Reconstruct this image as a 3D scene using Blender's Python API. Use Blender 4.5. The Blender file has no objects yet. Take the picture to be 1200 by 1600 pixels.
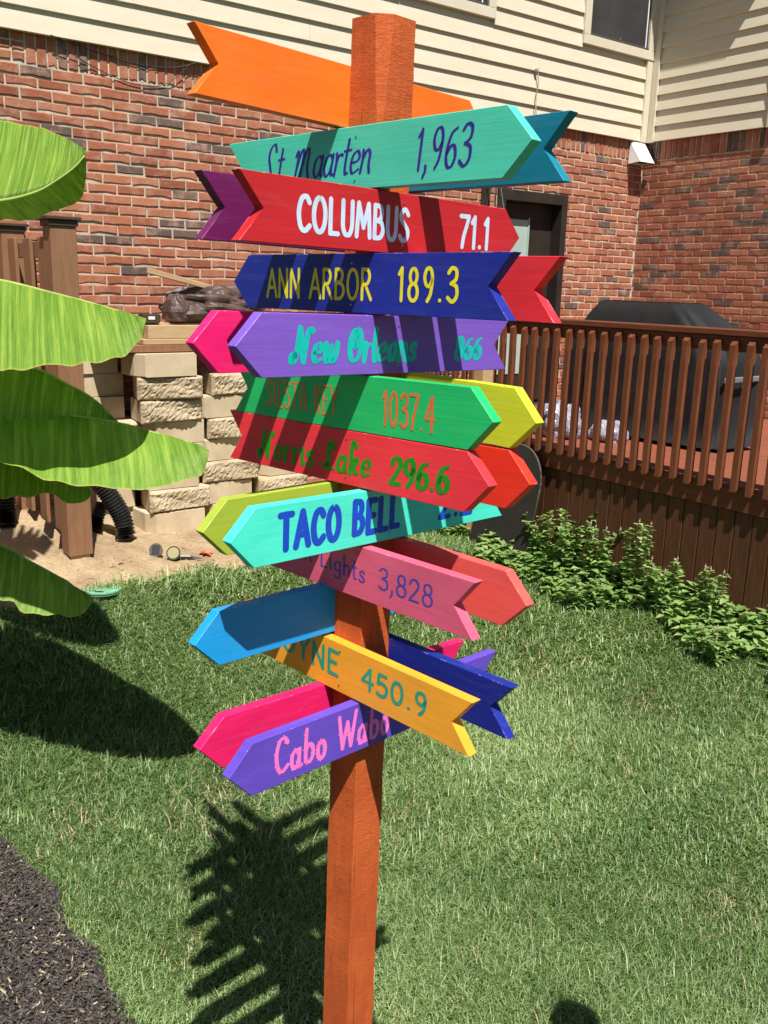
import bpy, bmesh, math, random
import numpy as np
from mathutils import Matrix, Vector
random.seed(7); rng = np.random.default_rng(7)
S = bpy.context.scene
COL = S.collection
R = math.radians

# ------------------------------------------------------------------ camera, sky, sun, exposure
CAM_H = 1.92
cam = bpy.data.cameras.new('camera'); camo = bpy.data.objects.new('camera', cam); COL.objects.link(camo)
cam.sensor_fit = 'VERTICAL'; cam.sensor_height = 24.0; cam.lens = 1414.34 / 1600 * 24.0
cam.clip_start = 0.05; cam.clip_end = 500
PITCH, ROLL = 0.2448, 0.0272
camo.matrix_world = Matrix.Translation((0, 0, CAM_H)) @ Matrix.Rotation(math.pi / 2 - PITCH, 4, 'X') @ Matrix.Rotation(ROLL, 4, 'Z')
S.camera = camo
S.render.resolution_x, S.render.resolution_y = 768, 1024

SUN = Vector((-0.1352, 0.4900, -0.8612))          # direction the light travels
w = bpy.data.worlds.new('World'); S.world = w; w.use_nodes = True
wn = w.node_tree.nodes; wl = w.node_tree.links
sky = wn.new('ShaderNodeTexSky'); sky.sky_type = 'NISHITA'; sky.sun_disc = False
sky.sun_elevation = math.asin(-SUN.z); sky.sun_rotation = math.atan2(-SUN.x, -SUN.y)
sky.air_density = 0.8; sky.dust_density = 0.4
bg = wn['Background']; bg.inputs['Strength'].default_value = 0.05
wl.new(sky.outputs[0], bg.inputs['Color'])
sl = bpy.data.lights.new('sun', 'SUN'); sl.energy = 5.0; sl.angle = R(0.53); sl.color = (1.0, 0.955, 0.88)
so = bpy.data.objects.new('sun', sl); COL.objects.link(so)
so.rotation_euler = (-SUN).to_track_quat('Z', 'Y').to_euler(); so.location = (3, -4, 12)
S.view_settings.view_transform = 'Standard'; S.view_settings.look = 'None'
S.view_settings.exposure = 0.66; S.view_settings.gamma = 1.0; S.view_settings.use_curve_mapping = False
S.cycles.max_bounces = 6; S.cycles.transparent_max_bounces = 6

# ------------------------------------------------------------------ frames and pixel rays
PSI = R(36.82)
C0 = Vector((2.5814, 9.9713, 0))                    # inside corner of the house, on the ground
dL = Vector((math.cos(PSI), math.sin(PSI), 0)); dR = Vector((math.sin(PSI), -math.cos(PSI), 0))
def H(u, v, z): return C0 + dL * u + dR * v + Vector((0, 0, z))   # u along the long wall, v out from it
def uv_of(x, y): return ((x - C0.x) * dL.x + (y - C0.y) * dL.y, (x - C0.x) * dR.x + (y - C0.y) * dR.y)
def ray(x, y):
    c, s = math.cos(ROLL), math.sin(ROLL); a, b = x - 600, y - 800
    X = (c * a + s * b) / 1414.34; Z = -(-s * a + c * b) / 1414.34
    cp, sp = math.cos(PITCH), math.sin(PITCH)
    return Vector((X, cp + Z * sp, -sp + Z * cp))
CAM = Vector((0, 0, CAM_H))
def on_plane(px, P, n): r = ray(*px); return CAM + r * ((P - CAM).dot(n) / r.dot(n))
def at_depth(px, py, d): r = ray(px, py); return CAM + r * (d / r.y)
def smooth(a, b, x):
    t = min(1, max(0, (x - a) / (b - a))); return t * t * (3 - 2 * t)
def ground_z(x, y):
    u, v = uv_of(x, y)
    k = smooth(-3.4, -5.0, u)
    a, b = v - 1.55, -3.25 - u                        # the lawn falls away from the wall's soil strip and from the deck
    m = max(0.0, -math.log(math.exp(-3 * a) + math.exp(-3 * b)) / 3 if min(a, b) > -20 else 0.0)
    return k * ((0.19 + .06 * smooth(-5.8, -6.3, u)) * smooth(2.5, 0.95, v) + 0.10 * smooth(0.75, 0.0, v) * smooth(-5.7, -6.4, u)) - .74 * (1 - math.exp(-m * .62))
def on_ground(px):
    r = ray(*px); t0, t = .5, .5
    while t < 40:
        P = CAM + r * t
        if P.z < ground_z(P.x, P.y): break
        t0 = t; t += .03
    for _ in range(20):
        m = (t0 + t) / 2; P = CAM + r * m
        if P.z < ground_z(P.x, P.y): t = m
        else: t0 = m
    P.z = ground_z(P.x, P.y); return P

# ------------------------------------------------------------------ material helpers
def mat(name):
    m = bpy.data.materials.new(name); m.use_nodes = True
    nt = m.node_tree; return m, nt, nt.nodes, nt.links, nt.nodes['Principled BSDF']
def noise(n, l, vec, scale, detail=4, rough=.55, dist=0.0):
    t = n.new('ShaderNodeTexNoise'); t.inputs['Scale'].default_value = scale; t.inputs['Detail'].default_value = detail
    t.inputs['Roughness'].default_value = rough; t.inputs['Distortion'].default_value = dist
    if vec is not None: l.new(vec, t.inputs['Vector'])
    return t
def mapping(n, l, vec, sc=(1, 1, 1), rot=(0, 0, 0)):
    mp = n.new('ShaderNodeMapping'); mp.inputs['Scale'].default_value = sc; mp.inputs['Rotation'].default_value = rot
    l.new(vec, mp.inputs['Vector']); return mp.outputs[0]
def ramp(n, l, fac, stops):
    r = n.new('ShaderNodeValToRGB'); e = r.color_ramp.elements
    while len(e) < len(stops): e.new(0.5)
    for k, (p, c) in enumerate(stops): e[k].position = p; e[k].color = (*c, 1) if len(c) == 3 else c
    l.new(fac, r.inputs['Fac']); return r.outputs['Color']
def mix(n, l, fac, a, b, mode='MIX'):
    m = n.new('ShaderNodeMix'); m.data_type = 'RGBA'; m.blend_type = mode
    for sock, v in ((m.inputs[0], fac), (m.inputs[6], a), (m.inputs[7], b)):
        if isinstance(v, (int, float)): sock.default_value = v
        elif isinstance(v, tuple): sock.default_value = (*v, 1) if len(v) == 3 else v
        else: l.new(v, sock)
    return m.outputs[2]
def bump(n, l, h, strength, dist, bsdf):
    b = n.new('ShaderNodeBump'); b.inputs['Strength'].default_value = strength; b.inputs['Distance'].default_value = dist
    l.new(h, b.inputs['Height']); l.new(b.outputs[0], bsdf.inputs['Normal']); return b
def tc(n, which='Object'): return n.new('ShaderNodeTexCoord').outputs[which]
def attr(n, name):
    a = n.new('ShaderNodeAttribute'); a.attribute_name = name; return a
def lin(r, g, b):
    f = lambda c: (c / 255 / 12.92) if c <= 10.3 else ((c / 255 + .055) / 1.055) ** 2.4
    return (f(r), f(g), f(b))
def scl(c, k): return tuple(min(.95, x * k) for x in c)

def plain(name, col, rough=.6, var=.12, scale=8, bmp=.15, bscale=60, metal=0, spec=.4, stretch=(1, 1, 1)):
    m, nt, n, l, b = mat(name)
    v = mapping(n, l, tc(n), stretch)
    t = noise(n, l, v, scale)
    c = ramp(n, l, t.outputs['Fac'], [(.3, scl(col, 1 - var)), (.7, scl(col, 1 + var))])
    l.new(c, b.inputs['Base Color']); b.inputs['Roughness'].default_value = rough; b.inputs['Metallic'].default_value = metal
    b.inputs['Specular IOR Level'].default_value = spec
    t2 = noise(n, l, v, bscale); bump(n, l, t2.outputs['Fac'], bmp, .004, b)
    return m

def paint_mat(name, col, worn=False):
    """brushed paint on a planed board, grain along local x"""
    m, nt, n, l, b = mat(name)
    o = tc(n)
    oi = n.new('ShaderNodeObjectInfo')
    add = n.new('ShaderNodeVectorMath'); add.operation = 'ADD'
    sc = n.new('ShaderNodeVectorMath'); sc.operation = 'SCALE'; sc.inputs['Scale'].default_value = 20
    cmb = n.new('ShaderNodeCombineXYZ'); l.new(oi.outputs['Random'], cmb.inputs[0]); l.new(oi.outputs['Random'], cmb.inputs[2])
    l.new(cmb.outputs[0], sc.inputs[0]); l.new(o, add.inputs[0]); l.new(sc.outputs[0], add.inputs[1]); o = add.outputs[0]
    g = noise(n, l, mapping(n, l, o, (3, 40, 90)), 2.2, 6, .6, .4)
    t = noise(n, l, mapping(n, l, o, (1, 1, 2.2)), 5, 3)
    c = ramp(n, l, t.outputs['Fac'], [(.3, scl(col, .90)), (.7, scl(col, 1.08))])
    c = mix(n, l, .19, c, ramp(n, l, g.outputs['Fac'], [(.35, (.5, .5, .5)), (.6, (1, 1, 1))]), 'MULTIPLY')
    br = noise(n, l, mapping(n, l, o, (2.2, 10, 16)), 3, 4, .6, .8); c = mix(n, l, ramp(n, l, br.outputs['Fac'], [(.5, (0, 0, 0)), (.75, (.10, .10, .10))]), c, tuple(.75 * x + .18 for x in col))
    # small knots, scuffs and paint skips
    vo = n.new('ShaderNodeTexVoronoi'); vo.inputs['Scale'].default_value = 9
    l.new(mapping(n, l, o, (.55, 1, 1)), vo.inputs['Vector'])
    kf = ramp(n, l, vo.outputs['Distance'], [(.0, (1, 1, 1)), (.045, (.5, .5, .5)), (.06, (0, 0, 0))])
    c = mix(n, l, mix(n, l, 1, kf, (.4, .4, .4), 'MULTIPLY'), c, scl(col, .5))
    sp = noise(n, l, mapping(n, l, o, (14, 60, 60)), 6, 3, .7)
    skip = ramp(n, l, sp.outputs['Fac'], [(.735, (0, 0, 0)), (.76, (1, 1, 1))])
    pale = tuple(.6 * x + .25 for x in col)
    c = mix(n, l, mix(n, l, 1, skip, (.5, .5, .5), 'MULTIPLY'), c, pale)
    if worn:
        wn_ = noise(n, l, mapping(n, l, o, (1, 1, 1)), 55, 3, .6)
        f = ramp(n, l, wn_.outputs['Fac'], [(.57, (0, 0, 0)), (.66, (.7, .7, .7))])
        c = mix(n, l, f, c, tuple(.6 * x + .28 for x in col))
    l.new(c, b.inputs['Base Color']); b.inputs['Roughness'].default_value = .52; b.inputs['Specular IOR Level'].default_value = .3
    bump(n, l, g.outputs['Fac'], .22, .0012, b)
    return m

# ------------------------------------------------------------------ object helpers
W = {}
def add(o, M, parent=None):
    COL.objects.link(o)
    if parent is not None:
        o.parent = parent; o.matrix_parent_inverse = W[parent.name].inverted()
    o.matrix_basis = M; W[o.name] = M.copy(); return o
def empty(name, M=None, label=None, cat=None, group=None):
    o = bpy.data.objects.new(name, None); o.empty_display_size = .1
    add(o, M or Matrix()); tag(o, label, cat, group); return o
def tag(o, label=None, cat=None, group=None, kind=None):
    if label: o['label'] = label
    if cat: o['category'] = cat
    if group: o['group'] = group
    if kind: o['kind'] = kind
    return o
def mesh(name, verts, faces, mats, smooth_=False):
    me = bpy.data.meshes.new(name); me.from_pydata([tuple(v) for v in verts], [], faces)
    for m in (mats if isinstance(mats, (list, tuple)) else [mats]): me.materials.append(m)
    if smooth_: me.polygons.foreach_set('use_smooth', [True] * len(me.polygons))
    me.update(); return me
def obj(name, verts, faces, mats, parent=None, M=None, smooth_=False):
    return add(bpy.data.objects.new(name, mesh(name, verts, faces, mats, smooth_)), M or Matrix(), parent)
def bm_obj(name, bm, mats, parent=None, M=None, smooth_=False):
    me = bpy.data.meshes.new(name); bmesh.ops.recalc_face_normals(bm, faces=bm.faces); bm.to_mesh(me); bm.free()
    for m in (mats if isinstance(mats, (list, tuple)) else [mats]): me.materials.append(m)
    if smooth_: me.polygons.foreach_set('use_smooth', [True] * len(me.polygons))
    return add(bpy.data.objects.new(name, me), M or Matrix(), parent)
def box_bm(sx, sy, sz, bev=0.0, c=(0, 0, 0), seg=1):
    bm = bmesh.new(); bmesh.ops.create_cube(bm, size=1)
    bmesh.ops.scale(bm, vec=(sx, sy, sz), verts=bm.verts); bmesh.ops.translate(bm, vec=c, verts=bm.verts)
    if bev > 0: bmesh.ops.bevel(bm, geom=bm.edges[:], offset=bev, segments=seg, affect='EDGES')
    return bm
RZ = Matrix.Rotation(PSI, 4, 'Z')
def hbox(name, u0, u1, v0, v1, z0, z1, m, parent=None, bev=.003, rot=None, seg=1):
    """axis box in the house frame, mesh local to its centre (x = along wall, y = -v)"""
    c = H((u0 + u1) / 2, (v0 + v1) / 2, (z0 + z1) / 2)
    M = Matrix.Translation(c) @ RZ
    if rot is not None: M = M @ rot
    return bm_obj(name, box_bm(abs(u1 - u0), abs(v1 - v0), abs(z1 - z0), bev, seg=seg), m, parent, M)
def tube_mesh(pts, rad, seg=8, cap=True):
    """pts: list of Vector, rad: number or list"""
    vs, fs = [], []
    n = len(pts); up = Vector((0.13, .21, 1)).normalized()
    rads = rad if isinstance(rad, (list, tuple)) else [rad] * n
    for i, p in enumerate(pts):
        t = (pts[min(i + 1, n - 1)] - pts[max(i - 1, 0)]).normalized()
        a = t.cross(up)
        if a.length < 1e-3: a = t.cross(Vector((1, 0, 0)))
        a.normalize(); b = t.cross(a); up = b if abs(t.dot(Vector((0.13, .21, 1)).normalized())) > .95 else up
        for k in range(seg):
            th = 2 * math.pi * k / seg
            vs.append(p + (a * math.cos(th) + b * math.sin(th)) * rads[i])
    for i in range(n - 1):
        for k in range(seg):
            k2 = (k + 1) % seg
            fs.append((i * seg + k, i * seg + k2, (i + 1) * seg + k2, (i + 1) * seg + k))
    if cap:
        fs.append(tuple(reversed(range(seg)))); fs.append(tuple(range((n - 1) * seg, n * seg)))
    return vs, fs
def catmull(P, n=8, closed=False):
    P = [Vector(p) for p in P]; out = []
    m = len(P)
    rngi = range(m if closed else m - 1)
    for i in rngi:
        if closed: a, b, c, d = P[(i - 1) % m], P[i], P[(i + 1) % m], P[(i + 2) % m]
        else: a, b, c, d = P[max(i - 1, 0)], P[i], P[i + 1], P[min(i + 2, m - 1)]
        for k in range(n):
            t = k / n
            out.append(.5 * ((2 * b) + (c - a) * t + (2 * a - 5 * b + 4 * c - d) * t * t + (3 * b - a - 3 * c + d) * t ** 3))
    out.append(P[0].copy() if closed else P[-1].copy())
    return out
def big_mesh(name, V, F, mats, tone=None, parent=None, uvs=None):
    """numpy verts (n,3), faces (m,k) of one size, built fast"""
    me = bpy.data.meshes.new(name); V = np.ascontiguousarray(V, np.float32); F = np.ascontiguousarray(F, np.int32)
    me.vertices.add(len(V)); me.vertices.foreach_set('co', V.ravel())
    me.loops.add(F.size); me.loops.foreach_set('vertex_index', F.ravel())
    me.polygons.add(len(F)); me.polygons.foreach_set('loop_start', np.arange(0, F.size, F.shape[1], dtype=np.int32))
    me.update(calc_edges=True)
    for m in (mats if isinstance(mats, (list, tuple)) else [mats]): me.materials.append(m)
    if tone is not None:
        a = me.attributes.new('tone', 'FLOAT', 'POINT'); a.data.foreach_set('value', np.ascontiguousarray(tone, np.float32))
    me.validate()
    return add(bpy.data.objects.new(name, me), Matrix(), parent)

# ------------------------------------------------------------------ materials
def brick_mat():
    m, nt, n, l, b = mat('brick_clay')
    a = attr(n, 'tone'); g = n.new('ShaderNodeNewGeometry').outputs['Position']
    base = ramp(n, l, a.outputs['Fac'], [(0, (.115, .082, .070)), (.14, (.165, .105, .088)), (.17, (.26, .088, .052)), (.5, (.36, .125, .068)), (.8, (.42, .170, .098)), (1, (.30, .093, .052))])
    t = noise(n, l, g, 9, 5, .65)
    c = mix(n, l, ramp(n, l, t.outputs['Fac'], [(.48, (0, 0, 0)), (.72, (.75, .75, .75))]), base, (.50, .28, .20))
    t3 = noise(n, l, g, 22, 4, .7)
    c = mix(n, l, ramp(n, l, t3.outputs['Fac'], [(.28, (.55, .55, .55)), (.42, (0, 0, 0))]), c, (.13, .085, .075))
    t4 = noise(n, l, g, 1.1, 5, .6); c = mix(n, l, .5, c, ramp(n, l, t4.outputs['Fac'], [(.3, (.68, .64, .62)), (.65, (1, 1, 1))]), 'MULTIPLY')
    l.new(c, b.inputs['Base Color']); b.inputs['Roughness'].default_value = .85; b.inputs['Specular IOR Level'].default_value = .2
    t2 = noise(n, l, g, 70, 5, .7); bump(n, l, t2.outputs['Fac'], .7, .006, b); return m
M_brick = brick_mat()
M_mortar = plain('mortar', (.48, .41, .315), .9, .22, 14, .6, 120)
def siding_mat():
    m, nt, n, l, b = mat('siding_cream')
    o = tc(n); t = noise(n, l, mapping(n, l, o, (.6, 3, 3)), 5, 4)
    c = ramp(n, l, t.outputs['Fac'], [(.25, (.56, .495, .375)), (.75, (.63, .565, .44))])
    d = noise(n, l, mapping(n, l, o, (5, 5, 5)), 9, 4, .7)
    c = mix(n, l, ramp(n, l, d.outputs['Fac'], [(.62, (0, 0, 0)), (.8, (.35, .35, .35))]), c, (.42, .36, .25))
    l.new(c, b.inputs['Base Color']); b.inputs['Roughness'].default_value = .55; b.inputs['Specular IOR Level'].default_value = .3
    g = noise(n, l, mapping(n, l, o, (4, 60, 60)), 4, 5); bump(n, l, g.outputs['Fac'], .25, .002, b); return m
M_siding = siding_mat()
M_trim = plain('trim_cream', (.60, .54, .42), .5, .05, 4, .08)
M_darkframe = plain('dark_frame', (.028, .022, .018), .45, .25, 6, .1)
M_winframe = plain('window_frame', (.07, .065, .06), .4, .15, 6, .1)
def screen_mat():
    m, nt, n, l, b = mat('window_screen')
    t = noise(n, l, tc(n), 3, 2)
    l.new(ramp(n, l, t.outputs['Fac'], [(.3, (.035, .034, .036)), (.7, (.055, .052, .052))]), b.inputs['Base Color'])
    b.inputs['Roughness'].default_value = .35; b.inputs['Specular IOR Level'].default_value = .45; return m
M_screen = screen_mat()
M_shade = plain('door_pane', (.36, .46, .42), .12, .08, 3, .02, spec=.6)
M_white = plain('white_plastic', (.82, .82, .80), .4, .03, 6, .03)
M_soffit = plain('soffit', (.6, .54, .42), .6, .05)
M_roof = plain('roof_shingle', (.06, .055, .05), .9, .3, 10, .6)

def deck_mat(name, col, colb, stretch):
    m, nt, n, l, b = mat(name)
    o = tc(n); oi = n.new('ShaderNodeObjectInfo')
    g = noise(n, l, mapping(n, l, o, stretch), 3, 6, .65, .3)
    c = ramp(n, l, g.outputs['Fac'], [(.3, col), (.72, colb)])
    c = mix(n, l, .3, c, ramp(n, l, oi.outputs['Random'], [(0, (.6, .6, .6)), (1, (1, 1, 1))]), 'MULTIPLY')
    l.new(c, b.inputs['Base Color']); b.inputs['Roughness'].default_value = .6; b.inputs['Specular IOR Level'].default_value = .3
    bump(n, l, g.outputs['Fac'], .35, .003, b); return m
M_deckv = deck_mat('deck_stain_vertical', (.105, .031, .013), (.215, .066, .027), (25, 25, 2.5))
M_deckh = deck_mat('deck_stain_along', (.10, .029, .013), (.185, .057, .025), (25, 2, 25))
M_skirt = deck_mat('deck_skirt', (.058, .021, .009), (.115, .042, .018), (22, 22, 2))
M_floor = deck_mat('deck_floor', (.20, .060, .032), (.30, .095, .052), (2, 20, 20))
M_fence = deck_mat('fence_tan', (.21, .100, .052), (.28, .145, .078), (12, 12, 1.5))
M_cap = plain('fence_cap', (.055, .032, .022), .6, .2)
M_lumber = deck_mat('raw_lumber', (.42, .27, .14), (.56, .39, .22), (2, 30, 30))
def post_mat():
    m, nt, n, l, b = mat('rough_cedar_stain')
    o = tc(n)
    saw = noise(n, l, mapping(n, l, o, (30, 30, 95), (R(25), R(28), 0)), 1.6, 7, .75, 1.4)
    gr = noise(n, l, mapping(n, l, o, (60, 60, 5)), 2, 5, .6)
    bl = noise(n, l, mapping(n, l, o, (1, 1, .6)), 9, 4)
    c = ramp(n, l, bl.outputs['Fac'], [(.3, (.50, .088, .020)), (.7, (.68, .140, .032))])
    c = mix(n, l, .45, c, ramp(n, l, saw.outputs['Fac'], [(.3, (.45, .40, .38)), (.6, (1, 1, 1))]), 'MULTIPLY')
    c = mix(n, l, .25, c, ramp(n, l, gr.outputs['Fac'], [(.3, (.5, .45, .4)), (.6, (1, 1, 1))]), 'MULTIPLY')
    ck = noise(n, l, mapping(n, l, o, (70, 70, 1.6)), 1.3, 3, .5, .3); cf = ramp(n, l, ck.outputs['Fac'], [(.67, (0, 0, 0)), (.69, (.6, .6, .6))])
    c = mix(n, l, cf, c, (.10, .022, .008))
    kn = n.new('ShaderNodeTexVoronoi'); kn.inputs['Scale'].default_value = 5; l.new(mapping(n, l, o, (1, 1, .8)), kn.inputs['Vector'])
    c = mix(n, l, ramp(n, l, kn.outputs['Distance'], [(.03, (.6, .6, .6)), (.07, (0, 0, 0))]), c, (.24, .045, .014))
    l.new(c, b.inputs['Base Color']); b.inputs['Roughness'].default_value = .75; b.inputs['Specular IOR Level'].default_value = .25
    bump(n, l, saw.outputs['Fac'], .75, .005, b); return m
M_post = post_mat()
def block_mat(name, rough_face):
    m, nt, n, l, b = mat(name)
    o = tc(n); oi = n.new('ShaderNodeObjectInfo'); g = n.new('ShaderNodeNewGeometry').outputs['Position']
    t = noise(n, l, g, 6, 5, .6)
    c = ramp(n, l, t.outputs['Fac'], [(.3, (.49, .385, .25)), (.7, (.61, .50, .345))])
    c = mix(n, l, .25, c, ramp(n, l, oi.outputs['Random'], [(0, (.55, .53, .52)), (1, (1, 1, 1))]), 'MULTIPLY')
    dt = noise(n, l, g, 2.3, 6, .7); c = mix(n, l, ramp(n, l, dt.outputs['Fac'], [(.52, (0, 0, 0)), (.72, (.45, .45, .45))]), c, (.27, .20, .13))
    l.new(c, b.inputs['Base Color']); b.inputs['Roughness'].default_value = .92; b.inputs['Specular IOR Level'].default_value = .15
    t2 = noise(n, l, g, 95 if rough_face else 160, 5, .75); bump(n, l, t2.outputs['Fac'], .9 if rough_face else .25, .012 if rough_face else .003, b); return m
M_block = block_mat('concrete_block_smooth', False); M_split = block_mat('concrete_block_split', True)
M_pipe = plain('corrugated_plastic', (.016, .016, .017), .33, .3, 10, .1)
M_black = plain('black_plastic', (.02, .02, .022), .4, .2, 10, .1)
M_cover = plain('grill_cover', (.011, .0115, .0125), .7, .35, 5, .8, 12, spec=.3)
M_coverlite = plain('grill_cover_hem', (.14, .15, .16), .5, .2, 5, .2)
M_tarp = plain('tarp_brown', (.085, .050, .042), .5, .4, 7, .9, 22)
M_bag = plain('tarp_silver', (.30, .29, .36), .3, .35, 9, .7, 20, spec=.7)
M_panel = plain('dark_panel', (.016, .014, .011), .75, .2, 6, .15)
M_panelrim = plain('panel_rim', (.09, .075, .055), .5, .1)
M_metal = plain('galvanised', (.35, .35, .36), .35, .15, 10, .1, metal=.9)
M_cable = plain('cable', (.03, .03, .03), .5, .1)
M_cord = plain('pale_cord', (.42, .38, .30), .7, .1)
def sand_mat():
    m, nt, n, l, b = mat('sandy_soil')
    g = n.new('ShaderNodeNewGeometry').outputs['Position']
    t = noise(n, l, g, 3.2, 6, .65); t2 = noise(n, l, g, 40, 5, .7)
    c = ramp(n, l, t.outputs['Fac'], [(.32, (.37, .26, .155)), (.5, (.52, .385, .235)), (.7, (.64, .50, .32))])
    c = mix(n, l, .5, c, ramp(n, l, t2.outputs['Fac'], [(.3, (.55, .5, .45)), (.6, (1, 1, 1))]), 'MULTIPLY')
    l.new(c, b.inputs['Base Color']); b.inputs['Roughness'].default_value = .95; b.inputs['Specular IOR Level'].default_value = .1
    bump(n, l, t2.outputs['Fac'], 1.0, .03, b); return m
M_sand = sand_mat()
def lawn_soil():
    m, nt, n, l, b = mat('lawn_ground')
    g = n.new('ShaderNodeNewGeometry').outputs['Position']
    t = noise(n, l, g, 1.4, 5, .6); t2 = noise(n, l, g, 60, 5, .7)
    c = ramp(n, l, t.outputs['Fac'], [(.3, (.050, .075, .018)), (.7, (.085, .115, .032))])
    c = mix(n, l, .7, c, ramp(n, l, t2.outputs['Fac'], [(.3, (.35, .35, .3)), (.65, (1.1, 1.1, 1))]), 'MULTIPLY')
    l.new(c, b.inputs['Base Color']); b.inputs['Roughness'].default_value = .95; b.inputs['Specular IOR Level'].default_value = .05
    bump(n, l, t2.outputs['Fac'], 1, .02, b); return m
M_soil = lawn_soil()
def foliage(name, stops, trans=.35, rough=.5, spec=.3, veins=False):
    m, nt, n, l, b = mat(name)
    a = attr(n, 'tone')
    c = ramp(n, l, a.outputs['Fac'], stops)
    b.inputs['Roughness'].default_value = rough; b.inputs['Specular IOR Level'].default_value = spec
    l.new(c, b.inputs['Base Color'])
    tr = n.new('ShaderNodeBsdfTranslucent'); l.new(mix(n, l, 1, c, (1.25, 1.35, .7), 'MULTIPLY'), tr.inputs['Color'])
    ms = n.new('ShaderNodeMixShader'); ms.inputs[0].default_value = trans
    l.new(b.outputs[0], ms.inputs[1]); l.new(tr.outputs[0], ms.inputs[2])
    l.new(ms.outputs[0], n['Material Output'].inputs['Surface']); return m
M_grass = foliage('grass_blades', [(0, (.064, .124, .036)), (.35, (.146, .242, .076)), (.7, (.280, .385, .150)), (.9, (.48, .56, .31)), (.93, (.46, .40, .22)), (1, (.58, .49, .30))], .33, .42, .38)
M_weed = foliage('weed_leaves', [(0, (.13, .22, .06)), (.5, (.24, .37, .115)), (1, (.40, .52, .21))], .4)
M_stem = plain('weed_stem', (.16, .17, .06), .6, .2)
M_seed = plain('weed_seed', (.40, .28, .24), .7, .2)
def mulch_mat():
    m, nt, n, l, b = mat('mulch_bark')
    a = attr(n, 'tone')
    c = ramp(n, l, a.outputs['Fac'], [(0, (.022, .018, .016)), (.6, (.066, .054, .048)), (.92, (.13, .105, .09)), (.95, (.32, .24, .16)), (1, (.52, .42, .29))])
    l.new(c, b.inputs['Base Color']); b.inputs['Roughness'].default_value = .8; return m
M_mulch = mulch_mat()
M_mulchbed = plain('mulch_ground', (.020, .016, .014), .95, .5, 20, 1, 80)
def banana_mat():
    m, nt, n, l, b = mat('banana_leaf')
    uvn = tc(n, 'UV')
    st = noise(n, l, mapping(n, l, uvn, (46, 1.4, 1)), 1, 5, .65)
    fine = n.new('ShaderNodeTexWave'); fine.inputs['Scale'].default_value = 26; fine.inputs['Distortion'].default_value = 1.2
    fine.inputs['Detail'].default_value = 2; l.new(mapping(n, l, uvn, (1, .05, 1)), fine.inputs['Vector'])
    c = ramp(n, l, st.outputs['Fac'], [(.3, (.09, .205, .026)), (.5, (.20, .36, .042)), (.72, (.42, .56, .10))])
    c = mix(n, l, .22, c, ramp(n, l, fine.outputs['Fac'], [(.0, (.55, .6, .5)), (.5, (1, 1, 1))]), 'MULTIPLY')
    # thin yellow margin at the blade's edge
    sx = n.new('ShaderNodeSeparateXYZ'); l.new(uvn, sx.inputs[0])
    c = mix(n, l, ramp(n, l, sx.outputs['Y'], [(.0, (.8, .8, .8)), (.012, (0, 0, 0)), (.985, (0, 0, 0)), (.997, (.8, .8, .8))]), c, (.50, .45, .10))
    l.new(c, b.inputs['Base Color']); b.inputs['Roughness'].default_value = .42; b.inputs['Specular IOR Level'].default_value = .35
    bump(n, l, st.outputs['Fac'], .8, .02, b)
    tr = n.new('ShaderNodeBsdfTranslucent'); l.new(mix(n, l, 1, c, (1.2, 1.3, .5), 'MULTIPLY'), tr.inputs['Color'])
    ms = n.new('ShaderNodeMixShader'); ms.inputs[0].default_value = .35
    l.new(b.outputs[0], ms.inputs[1]); l.new(tr.outputs[0], ms.inputs[2]); l.new(ms.outputs[0], n['Material Output'].inputs['Surface']); return m
M_banana = banana_mat()
M_rib = plain('banana_rib', (.30, .40, .09), .45, .15)

# ================================================================== GROUND
MUL = [on_ground(p) for p in ((-160, 1180), (0, 1312), (33, 1354), (83, 1396), (96, 1458), (146, 1492), (158, 1542), (196, 1600), (250, 1690), (330, 1850))]
def mulch_x(y):                                      # x of the mulch edge at world y
    P = sorted(MUL, key=lambda p: p.y)
    if y <= P[0].y: return P[0].x
    for a, b in zip(P, P[1:]):
        if y <= b.y: return a.x + (b.x - a.x) * (y - a.y) / (b.y - a.y + 1e-9)
    return P[-1].x - (y - P[-1].y) * 1.2
SND = sorted(uv_of(*on_ground(p)[:2]) for p in ((-60, 960), (60, 950), (140, 938), (176, 913), (233, 905), (300, 893), (363, 887), (440, 872)))
SND = [(-9, SND[0][1])] + SND + [(SND[-1][0] + .9, SND[-1][1] - .35), (-3.0, .25), (3, .1)]
def sand_v(u):                                       # v (distance from the wall) of the sand's front edge
    return float(np.interp(u, [p[0] for p in SND], [p[1] for p in SND])) + .025 * math.sin(u * 9.1) + .02 * math.sin(u * 23.7)
xs = np.concatenate([[-60, -30, -15, -8], np.linspace(-5, 7, 97), [10, 16, 30, 60]])
ys = np.concatenate([[-50, -20, -8, -3], np.linspace(0, 11, 89), [14, 20, 40, 80]])
def under_sand(x, y):
    u, v = uv_of(x, y); return .05 if -8.9 < u < -3.0 and v < sand_v(u) - .12 else 0
gv = [(x, y, ground_z(x, y) - under_sand(x, y)) for y in ys for x in xs]; nx = len(xs)
gf = [(j * nx + i, j * nx + i + 1, (j + 1) * nx + i + 1, (j + 1) * nx + i) for j in range(len(ys) - 1) for i in range(nx - 1)]
tag(obj('ground', gv, gf, M_soil), kind='structure')
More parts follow.
